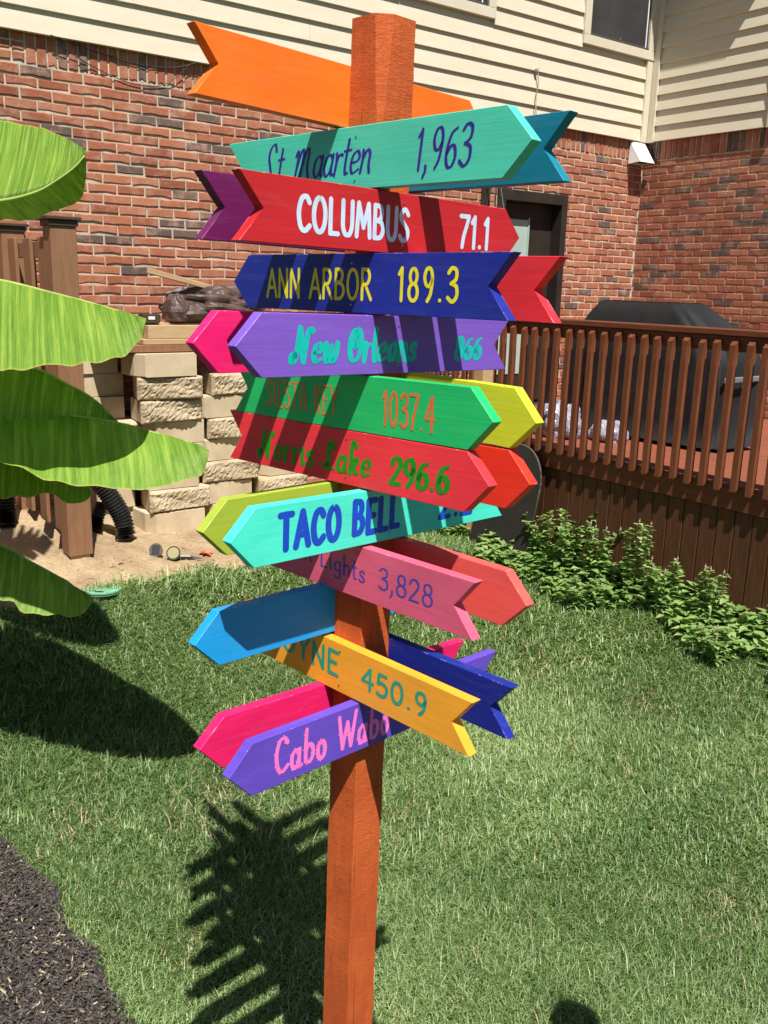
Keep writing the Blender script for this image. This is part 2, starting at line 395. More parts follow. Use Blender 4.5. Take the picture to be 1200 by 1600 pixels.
# sandy strip along the wall
sv, sf = [], []
us = np.linspace(-9, -2.9, 150); NV = 26
for u in us:
    e = sand_v(u)
    for k in range(NV):
        t = k / (NV - 1); v = -.1 + (e + .1) * t; p = H(u, v, 0)
        lump = .018 * math.sin(u * 9 + 3 * v) * math.cos(v * 11 - u * 4) + .010 * math.sin(u * 31 + v * 17) * math.sin(v * 27) + random.uniform(-.006, .006)
        sv.append((p.x, p.y, ground_z(p.x, p.y) + .012 * smooth(1, .8, t) + .002 + lump * smooth(1, .85, t)))
for i in range(len(us) - 1):
    for k in range(NV - 1): sf.append((i * NV + k, i * NV + k + 1, (i + 1) * NV + k + 1, (i + 1) * NV + k))
tag(obj('sandy_soil', sv, sf, M_sand, smooth_=True), kind='structure')
pv, pf, ptn = [], [], []
for _ in range(1500):
    u = random.uniform(-8, -3.4); v = random.uniform(.2, 1) ** .8 * (sand_v(u) - .02); p = H(u, v, 0); z = ground_z(p.x, p.y) + .006
    s = random.choice([.004, .005, .006, .008, .012, .02]); k = len(pv)
    for a in range(5):
        th = a * 1.2566 + random.uniform(-.3, .3); pv.append((p.x + s * math.cos(th) * random.uniform(.7, 1.2), p.y + s * math.sin(th), z))
    pv.append((p.x, p.y, z + s * .7)); pf += [(k + a, k + (a + 1) % 5, k + 5) for a in range(5)]
tag(obj('soil_crumbs', pv, pf, M_sand), 'crumbs of soil and small stones scattered on the sandy strip', 'soil', kind='stuff')
# mulch bed
mv, mf = [], []
my = np.linspace(.2, 5.2, 40)
for y in my:
    for k in range(10):
        t = k / 9; x = (mulch_x(y) - 3.2) * (1 - t) + mulch_x(y) * t; mv.append((x, y, ground_z(x, y) + .006 + .012 * math.sin(t * 3.1)))
mf = [(j * 10 + k, j * 10 + k + 1, (j + 1) * 10 + k + 1, (j + 1) * 10 + k) for j in range(39) for k in range(9)]
tag(obj('mulch_bed', mv, mf, M_mulchbed), kind='structure')

# ================================================================== HOUSE
house = empty('house', Matrix.Translation(H(0, 0, 0)), 'red brick house with cream lap siding upstairs behind the signpost', 'house')
ZS = 3.41                                            # bottom of the siding
def prism(name, P, z0, z1, m, parent):
    n = len(P); vs = [(p.x, p.y, z0) for p in P] + [(p.x, p.y, z1) for p in P]
    fs = [tuple(range(n))[::-1], tuple(range(n, 2 * n))] + [(i, (i + 1) % n, n + (i + 1) % n, n + i) for i in range(n)]
    return obj(name, vs, fs, m, parent)
DOOR = (-2.02, -1.09, .79, 2.82)
wallp = empty('brick_wall', Matrix.Translation(H(0, 0, 0))); wallp.parent = house; wallp.matrix_parent_inverse = W['house'].inverted()
MB = .0075                                            # mortar recess
# mortar backing, with the doorway left open
prism('mortar', [H(-9.5, -MB, 0), H(DOOR[0], -MB, 0), H(DOOR[0], -.25, 0), H(-9.5, -.25, 0)], 0, ZS + .02, M_mortar, wallp)
prism('mortar', [H(DOOR[1], -MB, 0), H(MB, -MB, 0), H(MB, -.25, 0), H(DOOR[1], -.25, 0)], 0, ZS + .02, M_mortar, wallp)
prism('mortar', [H(DOOR[0], -MB, 0), H(DOOR[1], -MB, 0), H(DOOR[1], -.25, 0), H(DOOR[0], -.25, 0)], DOOR[3], ZS + .02, M_mortar, wallp)
prism('mortar', [H(MB, -.25, 0), H(.25, -.25, 0), H(.25, 3.0, 0), H(MB, 3.0, 0)], 0, ZS + .02, M_mortar, wallp)
def brick_geo(a0, a1, z0, z1, wall):
    """one hand-pressed brick: 8-point face outline with chipped edges"""
    q = .004; L = a1 - a0; h = z1 - z0
    ch = random.random() < .4
    pts = []
    for (t, s) in ((0, 0), (.33, 0), (.66, 0), (1, 0), (1, 1), (.66, 1), (.33, 1), (0, 1)):
        j = random.uniform(-.004, .004) if s == 0 else random.uniform(-.0016, .0016)
        if ch and s == 0 and t in (.33, .66): j += random.uniform(0, .011)
        pts.append((a0 + t * L + random.uniform(-q, q) * .6, z0 + s * h + j))
    cx, cz = (a0 + a1) / 2, (z0 + z1) / 2
    bev = random.uniform(.004, .008); d0 = random.uniform(-.003, .003); tl = random.uniform(-.0015, .0015)
    vs = []
    for (a, z) in pts: vs.append((cx + (a - cx) * (1 - 2 * bev / L), cz + (z - cz) * (1 - 2 * bev / h), d0 + (a - cx) / L * tl * 2))
    for (a, z) in pts: vs.append((a, z, d0 - bev * .8))
    for (a, z) in pts: vs.append((a, z, -.03))
    P = [H(a, d, z) if wall == 'L' else H(-d, a, z) for (a, z, d) in vs]
    fs = [tuple(range(8))] + [(k, (k + 1) % 8, 8 + (k + 1) % 8, 8 + k) for k in range(8)] + [(8 + k, 8 + (k + 1) % 8, 16 + (k + 1) % 8, 16 + k) for k in range(8)]
    if wall == 'L': fs = [f[::-1] for f in fs]
    return P, fs
def cam_proj(P):
    d = P - CAM; cp, sp = math.cos(PITCH), math.sin(PITCH)
    Y = d.y * cp - d.z * sp; Z = d.y * sp + d.z * cp; x, y = d.x / Y * 1414.34, -Z / Y * 1414.34
    c, s = math.cos(ROLL), math.sin(ROLL); return 600 + c * x - s * y, 800 + s * x + c * y, Y
bricks = []
CZ, BL, J = .0677, .2032, .0106
def lay(wall, a_start, a_end, nrow, skip, soldier_from):
    for k in range(nrow):
        z1 = 3.235 - k * CZ - J; z0 = z1 - (CZ - J)
        if z1 < .06: break
        off = (k % 2) * BL / 2; a = a_start - off + random.uniform(-.012, .012)
        while a < a_end - .01:
            l0, l1 = max(a + J / 2, a_start), min(a + BL - J / 2, a_end)
            a += BL
            if l1 - l0 < .03: continue
            if skip:
                if z1 > skip[2] and z0 < skip[3] and l1 > skip[0] and l0 < skip[1]:
                    if l0 < skip[0] - .04: l1 = skip[0] - .002
                    elif l1 > skip[1] + .04: l0 = skip[1] + .002
                    else: continue
            bricks.append((wall, l0, l1, z0, z1))
    a = soldier_from; sw = CZ
    while a < a_end: bricks.append((wall, a + J / 2, min(a + sw - J / 2, a_end), 3.235 + random.uniform(0, .004), 3.235 + .195)); a += sw
lay('L', -8.652, -.003, 48, DOOR, -6.17)
lay('R', .003, 2.6, 37, None, .003)
for k in range(3):                                   # stretchers left of the soldier course
    for a in np.arange(-8.60, -6.2, .2135): bricks.append(('L', a, min(a + .203, -6.178), 3.245 + k * .0600, 3.245 + k * .060 + .052))
def bscore(b):
    wall, a0, a1, z0, z1 = b; p = H((a0 + a1) / 2, 0, (z0 + z1) / 2) if wall == 'L' else H(0, (a0 + a1) / 2, (z0 + z1) / 2)
    x, y, Y = cam_proj(p)
    vis = 5 < x < 1195 and 50 < y < 505 and not (335 < x < 800 and y > 95) and not (x < 130 and y > 200)
    return Y if vis else 1e9
order = sorted(range(len(bricks)), key=lambda i: bscore(bricks[i]))
near = set(i for i in order[:290] if bscore(bricks[i]) < 1e8)
BV, BF, BT = [], [], []
for i, b in enumerate(bricks):
    P, fs = brick_geo(b[1], b[2], b[3], b[4], b[0])
    tone = random.uniform(0, .14) if random.random() < .15 else random.uniform(.18, 1)
    if i in near:
        me = mesh('brick', P, fs, M_brick); a = me.attributes.new('tone', 'FLOAT', 'POINT'); a.data.foreach_set('value', [tone] * len(P))
        add(bpy.data.objects.new('brick', me), Matrix(), wallp)
    else:
        k = len(BV); BV += P; BF += [tuple(k + q for q in f) for f in fs]; BT += [tone] * len(P)
bs = obj('brick_courses', BV, BF, M_brick, wallp); a = bs.data.attributes.new('tone', 'FLOAT', 'POINT'); a.data.foreach_set('value', BT); bs['kind'] = 'stuff'

# lap siding, each clapboard a piece of its own, cut round the windows
WIN = [(-1.09, -.055, 4.168, 5.45), (-3.24, -2.21, 4.172, 5.45)]   # outer edges of the window trim
LAP = .1445
def clap(a0, a1, z0, wall):
    z1 = z0 + LAP + .02; prof = [(.022, z1), (.046, z0), (.046, z0), (.020, z0 + .001)]
    vs = []
    for a in (a0, a1):
        vs += [(a, .022, z1), (a, .047, z0 + .003), (a, .044, z0), (a, .018, z0)]
    P = [H(a, d, z) if wall == 'L' else H(-d, a, z) for (a, d, z) in vs]
    c = sum(P, Vector()) / 8; M = Matrix.Translation(c) @ (RZ if wall == 'L' else RZ @ Matrix.Rotation(-math.pi / 2, 4, 'Z'))
    Mi = M.inverted(); fs = [(0, 1, 5, 4), (1, 2, 6, 5), (2, 3, 7, 6), (3, 0, 4, 7), (3, 2, 1, 0), (4, 5, 6, 7)]
    if wall == 'R': fs = [f[::-1] for f in fs]
    obj('clapboard', [Mi @ p for p in P], fs, M_siding, house, M)
z = ZS
while z < 5.75:
    segs = [(-9.5, -.098)]
    for (u0, u1, z0, z1) in WIN:
        if z + LAP > z0 + .004 and z < z1:
            ns = []
            for (a, b) in segs:
                if a < u0 - .01: ns.append((a, min(b, u0 + .004)))
                if b > u1 + .01: ns.append((max(a, u1 - .004), b))
            segs = ns
    for (a, b) in segs:
        if b - a < .03: continue
        cuts = [a] + sorted(random.uniform(a + .5, b - .5) for _ in range(int((b - a) / 3.4))) + [b]
        for p, q in zip(cuts, cuts[1:]): clap(p + .001, q - .001, z + random.uniform(-.0012, .0012), 'L')
    clap(.098, 1.385, z, 'R')
    z += LAP
prism('siding_backing', [H(-9.5, .016, 0), H(-.016, .016, 0), H(-.016, 1.385, 0), H(.25, 1.385, 0), H(.25, -.25, 0), H(-9.5, -.25, 0)], ZS + .022, 5.85, M_trim, house)
hbox('corner_board', -.135, -.030, .017, .058, ZS - .008, 5.8, M_trim, house)
hbox('corner_board', -.058, -.017, .061, .135, ZS - .008, 5.8, M_trim, house)
hbox('corner_board', -.062, .05, 1.386, 1.47, ZS - .008, 5.8, M_trim, house)
for (u0, u1, z0, z1) in WIN:
    wn_ = empty('window', Matrix.Translation(H((u0 + u1) / 2, .04, z0))); wn_.parent = house; wn_.matrix_parent_inverse = W['house'].inverted()
    t = .082
    r = u1 - (.055 if u1 > -.1 else t)
    for nm, a in (('trim', (u0, u1, .018, .066, z0, z0 + t)), ('trim', (u0, u0 + t, .018, .066, z0 + t, z1)), ('trim', (r, u1, .018, .066, z0 + t, z1)), ('trim', (u0 + t, r, .018, .066, z1 - t, z1))):
        hbox(nm, *a, M_trim, wn_)
    f = .024; a, b, c, d = u0 + t, r, z0 + t, z1 - t
    for q in ((a, b, .02, .052, c, c + f), (a, a + f, .02, .052, c + f, d), (b - f, b, .02, .052, c + f, d)): hbox('frame', *q, M_winframe, wn_)
    hbox('screen', a + f, b - f, .028, .034, c + f, d, M_screen, wn_, bev=0)
    hbox('track', b - f - .045, b - f - .033, .035, .041, c + f, d, M_white, wn_, bev=.001)
    hbox('latch', (a + b) / 2 - .02, (a + b) / 2 + .02, .035, .044, c + f + .006, c + f + .028, M_metal, wn_, bev=.002)
# door
dr = empty('door', Matrix.Translation(H(-1.55, -.05, .79))); dr.parent = house; dr.matrix_parent_inverse = W['house'].inverted()
u0, u1, z0, z1 = DOOR
for a in ((u0 + .002, u0 + .10, -.20, .012, z0, z1 - .10), (u1 - .075, u1 - .002, -.20, .012, z0, z1 - .10), (u0 + .002, u1 - .002, -.20, .012, z1 - .098, z1 - .003)): hbox('frame', *a, M_darkframe, dr)
hbox('slab', u0 + .10, u1 - .075, -.17, -.12, z0 + .04, z1 - .10, M_darkframe, dr)
hbox('pane', u0 + .13, -1.50, -.118, -.108, 1.10, 2.57, M_shade, dr)
for q in ((u0 + .11, u0 + .13, 1.08, 2.59), (-1.50, -1.485, 1.08, 2.59)): hbox('pane_frame', q[0], q[1], -.119, -.10, q[2], q[3], M_shade, dr, bev=.002)
hbox('sill', u0, u1, -.2, .04, .752, .792, M_metal, dr)
# eaves and roof above the picture
hbox('eave', -9.5, .2, -.2, .42, 5.80, 5.95, M_soffit, house)
hbox('eave', -.35, .2, .43, 1.67, 5.52, 5.67, M_soffit, house)
prism('roof', [H(-9.6, .45, 0), H(.2, .45, 0), H(.2, -5, 0), H(-9.6, -5, 0)], 5.96, 6.1, M_roof, house)

# dryer vent hood
vt = empty('dryer_vent', Matrix.Translation(H(-.13, 0, 3.2)), 'white plastic dryer vent hood on the brick corner under the siding', 'vent')
vs = [H(-.245, .012, 3.40), H(-.045, .012, 3.40), H(-.255, .012, 3.19), H(-.035, .012, 3.19), H(-.225, .05, 3.395), H(-.065, .05, 3.395), H(-.255, .17, 3.20), H(-.035, .17, 3.20)]
obj('hood', vs, [(0, 4, 6, 2), (5, 1, 3, 7), (0, 1, 5, 4), (4, 5, 7, 6), (2, 3, 1, 0)], M_white, vt)
hbox('flap', -.235, -.055, .03, .15, 3.205, 3.212, M_black, vt, bev=.002)
# wall lantern beside the door
ln = empty('wall_lantern', Matrix.Translation(H(-2.2, .1, 2.5)), 'small dark metal wall lantern left of the back door', 'lantern')
hbox('back_plate', -2.23, -2.13, .004, .02, 2.60, 2.85, M_darkframe, ln)
v, f = tube_mesh([H(-2.18, .02, 2.8), H(-2.18, .10, 2.86), H(-2.18, .14, 2.82)], .008); obj('arm', v, f, M_darkframe, ln)
for a in (-.06, .06):
    for b in (-.06, .06):
        v, f = tube_mesh([H(-2.18 + a * .5, .14 + b * .5, 2.80), H(-2.18 + a, .14 + b, 2.60)], .007, 6); obj('bar', v, f, M_metal, ln)
hbox('lantern_top', -2.22, -2.14, .10, .18, 2.80, 2.825, M_darkframe, ln); hbox('lantern_base', -2.25, -2.11, .07, .21, 2.58, 2.60, M_darkframe, ln)
# cables
pts = catmull([H(-6.02, .052, 3.415), H(-5.75, .018, 3.375), H(-5.43, .012, 3.34), H(-5.18, .016, 3.355), H(-5.0, .05, 3.41)], 8)
v, f = tube_mesh(pts, .003, 6); tag(obj('sagging_cable', v, f, M_cable), 'thin black cable sagging below the siding over the soldier bricks', 'cable')
pts = catmull([H(-6.02, .05, 3.405), H(-5.80, .012, 3.30), H(-5.5, .010, 3.215), H(-5.25, .010, 3.235), H(-5.05, .04, 3.395)], 8)
v, f = tube_mesh(pts, .0028, 6); tag(obj('loose_cable', v, f, M_cable), 'lower loose black cable crossing the soldier bricks', 'cable')
cd = empty('cord_on_hook', Matrix.Translation(H(-1.67, .05, 3.4)), 'pale cord hanging from a hook on the cream siding', 'cord')
v, f = tube_mesh(catmull([H(-1.672, .062, 3.845), H(-1.655, .066, 3.74), H(-1.675, .068, 3.64), H(-1.665, .066, 3.5), H(-1.64, .064, 3.41)], 6), .006, 6); obj('cord', v, f, M_cord, cd)
v, f = tube_mesh([H(-1.68, .04, 3.85), H(-1.68, .075, 3.85)], [.02, .016], 8); obj('hook', v, f, M_cord, cd)

# ================================================================== DECK
DU = -3.18                                           # u of the skirt plane
deck = empty('deck', Matrix.Translation(H(DU, 2.4, 0)), 'raised red-brown wooden deck with baluster railing and plank skirt', 'deck')
V1 = 5.2
v = .02
while v < V1:                                        # vertical skirt planks
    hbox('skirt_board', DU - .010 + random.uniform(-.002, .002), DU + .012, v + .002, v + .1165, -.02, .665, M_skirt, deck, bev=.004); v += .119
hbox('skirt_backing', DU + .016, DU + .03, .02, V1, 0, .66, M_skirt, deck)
hbox('fascia', DU - .028, DU + .010, .015, V1, .668, .815, M_deckh, deck, bev=.004)
hbox('rim_joist', DU + .014, DU + .05, .015, V1, .60, .76, M_deckh, deck)
# diagonal floor boards, clipped to the deck's rectangle
bw = .143; th = math.pi / 4
k = -30
def clip(poly, f):
    out = []
    for a, b in zip(poly, poly[1:] + poly[:1]):
        fa, fb = f(a), f(b)
        if fa >= 0: out.append(a)
        if (fa >= 0) != (fb >= 0):
            t = fa / (fa - fb); out.append((a[0] + (b[0] - a[0]) * t, a[1] + (b[1] - a[1]) * t))
    return out
for k in range(-45, 45):
    c = k * bw; g = .003
    # strip: c < (u - v)/sqrt2 rotated
    poly = []
    for (s, t) in ((c + g, -12), (c + bw - g, -12), (c + bw - g, 12), (c + g, 12)):
        poly.append(((s + t) * .7071, (t - s) * .7071))   # u, v
    for fn in (lambda p: p[0] - (DU + .012), lambda p: -.012 - p[0], lambda p: p[1] - .01, lambda p: V1 - p[1]):
        poly = clip(poly, fn)
        if len(poly) < 3: break
    if len(poly) < 3: continue
    area = abs(sum(a[0] * b[1] - b[0] * a[1] for a, b in zip(poly, poly[1:] + poly[:1]))) / 2
    if area < .004: continue
    cu = sum(p[0] for p in poly) / len(poly); cv = sum(p[1] for p in poly) / len(poly); ctr = H(cu, cv, .775)
    M = Matrix.Translation(ctr) @ RZ @ Matrix.Rotation(-th, 4, 'Z'); Mi = M.inverted()
    top = [Mi @ H(p[0], p[1], .788) for p in poly]; bot = [Mi @ H(p[0], p[1], .762) for p in poly]; n_ = len(poly)
    obj('deck_board', top + bot, [tuple(range(n_)), tuple(range(n_, 2 * n_))[::-1]] + [(i, n_ + i, n_ + (i + 1) % n_, (i + 1) % n_) for i in range(n_)], M_floor, deck, M)
# railing
hbox('top_cap', DU - .050, DU + .085, .02, V1, 1.690, 1.728, M_deckh, deck, bev=.005)
hbox('top_rail', DU - .028, DU + .010, .02, V1, 1.600, 1.689, M_deckh, deck, bev=.004)
bal_me = []
for q in range(4):
    s = .019; bv = []
    for (zz, sh) in ((.805, -1), (1.672, 1)):
        for (x, y) in ((-s, -s), (s, -s), (s, s), (-s, s)):
            dz = (.030 if x < 0 else 0) * (-1 if sh > 0 else 1) * (1 if sh > 0 else -.7) + random.uniform(-.003, .003)
            bv.append((x + random.uniform(-.001, .001), y + random.uniform(-.001, .001), zz + dz))
    me = mesh('baluster', bv, [(0, 3, 2, 1), (4, 5, 6, 7), (0, 1, 5, 4), (1, 2, 6, 5), (2, 3, 7, 6), (3, 0, 4, 7)], M_deckv); bal_me.append(me)
v = .05; i = 0
while v < V1:
    o = bpy.data.objects.new('baluster', bal_me[i % 4]); add(o, Matrix.Translation(H(DU - .048, v + random.uniform(-.003, .003), random.uniform(-.006, .004))) @ RZ @ Matrix.Rotation(random.uniform(-.006, .006), 4, 'X'), deck)
    v += .1067; i += 1
for v in (1.10, 3.95): hbox('rail_post', DU + .012, DU + .10, v, v + .09, .79, 1.688, M_deckv, deck)

# ------------------------------------------------------------------ things on and by the deck
def cloth_box(rings, m, name, parent, wob=.02, seed=1, seg=44):
    """draped cover: rings of (z, half-length along v, half-depth along u) about a centre"""
    rnd = random.Random(seed); ph = [rnd.uniform(0, 6) for _ in range(4)]
    vs, fs = [], []
    for r, (cu, cv, z, hv, hu) in enumerate(rings):
        for k in range(seg):
            t = 2 * math.pi * k / seg; c, s = math.cos(t), math.sin(t); p = .30
            x = math.copysign(abs(c) ** p, c); y = math.copysign(abs(s) ** p, s)
            wv = wob * (r / len(rings)) * (math.sin(7 * t + ph[0] + z * 3) * .5 + .5 * math.sin(13 * t + ph[1]) + .4 * math.sin(3 * t + z * 9 + ph[2]))
            vs.append(H(cu + hu * x * (1 + wv), cv + hv * y * (1 + wv), z + rnd.uniform(-.004, .004)))
    for r in range(len(rings) - 1):
        for k in range(seg): fs.append((r * seg + k, r * seg + (k + 1) % seg, (r + 1) * seg + (k + 1) % seg, (r + 1) * seg + k))
    fs.append(tuple(range(seg))); fs.append(tuple(reversed(range((len(rings) - 1) * seg, len(rings) * seg))))
    o = obj(name, vs, fs, m, parent, smooth_=True); return o
gr = empty('covered_grill', Matrix.Translation(H(-1.95, 1.87, .79)), 'barbecue grill under a charcoal fabric cover on the deck', 'grill')
gc = cloth_box([(-1.95, 1.76, 1.852, .40, .13), (-1.95, 1.76, 1.846, .42, .16), (-1.95, 1.79, 1.75, .53, .21), (-1.95, 1.83, 1.64, .65, .25), (-1.95, 1.86, 1.54, .72, .28), (-1.95, 1.87, 1.42, .765, .29), (-1.95, 1.87, 1.2, .77, .29), (-1.95, 1.87, 1.0, .775, .295), (-1.95, 1.87, .82, .78, .30)], M_cover, 'cover', gr, .09, 3, 96)
hbox('hem', -2.20, -1.70, 2.645, 2.665, 1.30, 1.345, M_coverlite, gr, bev=.009)
for a in (-2.15, -1.75):
    for b in (1.2, 2.5): v, f = tube_mesh([H(a, b, .79), H(a, b, .88)], .03, 10); obj('caster', v, f, M_black, gr)
def crumple(name, c, r, m, seed, amp=.28, n=26):
    rnd = random.Random(seed); vs, fs = [], []
    kk = [(Vector((rnd.gauss(0, 1), rnd.gauss(0, 1), rnd.gauss(0, 1))).normalized(), rnd.uniform(3, 8), rnd.uniform(0, 6)) for _ in range(12)]
    for i in range(n + 1):
        for j in range(2 * n):
            a = math.pi * i / n; b = math.pi * j / n; d = Vector((math.sin(a) * math.cos(b), math.sin(a) * math.sin(b), math.cos(a)))
            f = 1 + amp * sum(abs(math.sin(d.dot(k) * w_ + p)) - .6 for k, w_, p in kk) / 4
            p = Vector((d.x * r[0] * f, d.y * r[1] * f, max(d.z * r[2] * f, -r[2] * .55))); vs.append(p)
    for i in range(n):
        for j in range(2 * n): fs.append((i * 2 * n + j, i * 2 * n + (j + 1) % (2 * n), (i + 1) * 2 * n + (j + 1) % (2 * n), (i + 1) * 2 * n + j))
    return obj(name, vs, fs, m, None, Matrix.Translation(c) @ RZ, smooth_=False)
tag(crumple('silver_tarp', H(-2.62, 1.5, .885), (.16, .20, .17), M_bag, 5), 'crumpled silver-purple plastic tarp on the deck behind the balusters', 'tarp')
tag(crumple('plastic_bundle', H(-2.45, 1.86, .845), (.11, .16, .10), M_bag, 9), 'small low plastic bundle lying beside the crumpled silver tarp', 'bundle')
# rounded dark panel leaning on the skirt
pn = empty('leaning_panel', Matrix.Translation(H(DU - .2, 1.7, 0)), 'dark flat panel with a rounded corner leaning against the deck skirt', 'panel')
pr = [(-.30, 0), (.30, 0), (.30, .52)] + [(.30 - .26 * (1 - math.cos(t)), .52 + .30 * math.sin(t)) for t in np.linspace(.15, math.pi / 2, 9)] + [(-.06, .82)] + [(-.30 + .24 * (1 - math.sin(t)), .58 + .24 * math.cos(t)) for t in np.linspace(.1, math.pi / 2, 7)]
def slab(name, prof, th, m, parent, M):
    n = len(prof); vs = [(-th / 2, y, z) for y, z in prof] + [(th / 2, y, z) for y, z in prof]
    bm = bmesh.new(); V = [bm.verts.new(v) for v in vs]; bm.faces.new(V[:n]); bm.faces.new(V[n:][::-1])
    for i in range(n): bm.faces.new((V[i], V[n + i], V[n + (i + 1) % n], V[(i + 1) % n]))
    return bm_obj(name, bm, m, parent, M)
MP = Matrix.Translation(H(DU - .24, 1.69, .0)) @ RZ @ Matrix.Rotation(R(12), 4, 'Y')
slab('board', [(-y, z) for y, z in pr], .018, M_panel, pn, MP)
v, f = tube_mesh([MP @ Vector((-.004, -y, z)) for y, z in pr[1:]], .007, 6); obj('rim', v, f, M_panelrim, pn)
# bare timber post in front of the deck
wp = empty('timber_post', Matrix.Translation(H(DU - .12, 1.33, 0)), 'pale unpainted timber post standing at the deck behind the signpost', 'post')
hbox('post', DU - .19, DU - .085, 1.28, 1.39, -.1, 1.36, M_lumber, wp, bev=.005)

# ================================================================== TAN RAILING SECTION (left)
fe = empty('privacy_screen', Matrix.Translation(H(-6.36, .5, .25)), 'tan painted slat screen with capped posts standing in the sand', 'screen')
for nm, vv, zt in (('post', 1.07, 2.225), ('post', .05, 2.225)):
    p = hbox(nm, -6.43, -6.285, vv - .07, vv + .07, .285 if vv > .5 else .2, zt, M_fence, fe, bev=.004)
    hbox('cap', -6.455, -6.26, vv - .095, vv + .095, zt + .002, zt + .022, M_cap, p, bev=.004); hbox('cap', -6.44, -6.275, vv - .08, vv + .08, zt - .03, zt + .001, M_cap, p, bev=.003)
hbox('footing', -6.415, -6.30, 1.01, 1.125, .05, .286, M_lumber, fe, bev=.004)
for zz in (2.03, .62): hbox('rail', -6.395, -6.355, .12, .998, zz, zz + .09, M_fence, fe)
for q, vv in enumerate((.30, .63, .925)):
    wd = (.075, .072, .066)[q]; zb = .40 + random.uniform(-.01, .01)
    hbox('slat', -6.421, -6.399, vv - wd, vv + wd, zb, 2.145 + random.uniform(-.006, .006), M_fence, fe, bev=.003, rot=Matrix.Rotation(random.uniform(-.008, .008), 4, 'X'))
for vv in (.46, .78): hbox('slat', -6.351, -6.331, vv - .04, vv + .04, .42, 2.13, M_fence, fe, bev=.003)

# ================================================================== BLOCK PILE
def block(u, v, z, wd, dp, hh, split, yaw, label):
    """tapered retaining-wall block; split face or smooth face towards the viewer"""
    M = Matrix.Translation(H(u, v, z)) @ RZ @ Matrix.Rotation(yaw, 4, 'Z')
    root = empty('concrete_block', M, label, 'block', 'pile of tan retaining-wall blocks')
    fw, bw_ = (wd, wd * .72) if split else (wd * .80, wd)
    r_a, r_b = random.uniform(0, 6), random.uniform(0, 6)
    n, m_ = (30, 11) if split else (2, 2)
    vs, fs = [], []
    for j in range(m_):
        for i in range(n):
            x = (i / (n - 1) - .5) * fw; zz = hh * j / (m_ - 1); y = -dp / 2 if True else 0
            if split:
                e = 1 if 0 < i < n - 1 and 0 < j < m_ - 1 else .25
                y += -e * (random.uniform(.0, .013) + .007 * math.sin(i * .31 + u * 70 + r_a) + .005 * math.sin(j * .7 + r_b + i * .2) + .010) + (1 - e) * .012; zz += random.uniform(-.003, .003); x += random.uniform(-.003, .003)
            vs.append((x, y, min(max(zz, .001), hh - .001)))
    for j in range(m_ - 1):
        for i in range(n - 1): fs.append((j * n + i, j * n + i + 1, (j + 1) * n + i + 1, (j + 1) * n + i))
    f = obj('face', vs, fs, M_split if split else M_block, root, M)
    bm = bmesh.new()
    P = [(-fw / 2, -dp / 2 + .004), (fw / 2, -dp / 2 + .004), (bw_ / 2, dp / 2), (-bw_ / 2, dp / 2)]
    if not split: P = [(-fw / 2, -dp / 2), (fw / 2, -dp / 2), (bw_ / 2, -dp / 2 + .09), (bw_ / 2, dp / 2), (-bw_ / 2, dp / 2), (-bw_ / 2, -dp / 2 + .09)]
    V = [bm.verts.new((x, y, zz)) for zz in (.001, hh - .001) for x, y in P]; n2 = len(P)
    bm.faces.new(V[:n2][::-1]); bm.faces.new(V[n2:])
    for i in range(n2): bm.faces.new((V[i], V[(i + 1) % n2], V[n2 + (i + 1) % n2], V[n2 + i]))
    bmesh.ops.bevel(bm, geom=bm.edges[:], offset=.006, segments=1, affect='EDGES')
    if not split: bmesh.ops.translate(bm, vec=(0, .003, 0), verts=bm.verts)
    bm_obj('body', bm, M_block, root, M)
ORD = ['bottom', 'second', 'third', 'fourth', 'fifth', 'sixth', 'seventh', 'top']
BH = .157
cols = [  # name, u centre, v centre, rows, split pattern (bottom up), widths
    ('in the main column beside the drain pipe', -5.51, .47, 8, 'msmmmssm', .46),
    ('in the column right of the main one', -5.03, .40, 7, 'mmsmsms', .44),
    ('in the column hidden mostly behind the sign boards', -4.58, .42, 5, 'msmsm', .44),
    ('in the shaded column behind the drain pipe', -5.87, .165, 8, 'mmmmmmmm', .34)]
for ci, (cn, u, v, nr, pat, wd) in enumerate(cols):
    for r in range(nr):
        sp = pat[r] == 's'
        du = [.02, .03, 0, .03, .045, -.02, -.012, -.03][r] if ci == 0 else random.uniform(-.055, .055)
        rname = ORD[r] if r < nr - 1 else 'top'
        fname = 'split-face' if sp else 'smooth-faced'
        P = H(u, v, 0); zb = .19
        block(u + du, v + random.uniform(-.03, .03) + (.03 if (r == 7 and ci == 0) else 0), zb + r * BH, wd, .30, BH - .003, sp, random.uniform(-.07, .07), f'{fname} tan block, {rname} {"one " if r in (0, nr - 1) else "from the ground "}{cn}')
for (u, v, r, yaw) in ((-5.74, .36, 4, .5),):
    block(u, v, .19 + r * BH, .20, .22, BH - .004, True, yaw, 'narrow split-face half block wedged left of the main column')
hbp = [(-5.75, -5.30, .60, .75, .165, .19)]
tag(hbox('paving_slab', -5.72, -5.18, .56, .78, .155, .192, M_block, bev=.006), 'flat grey concrete slab in the soil under the block pile', 'slab')
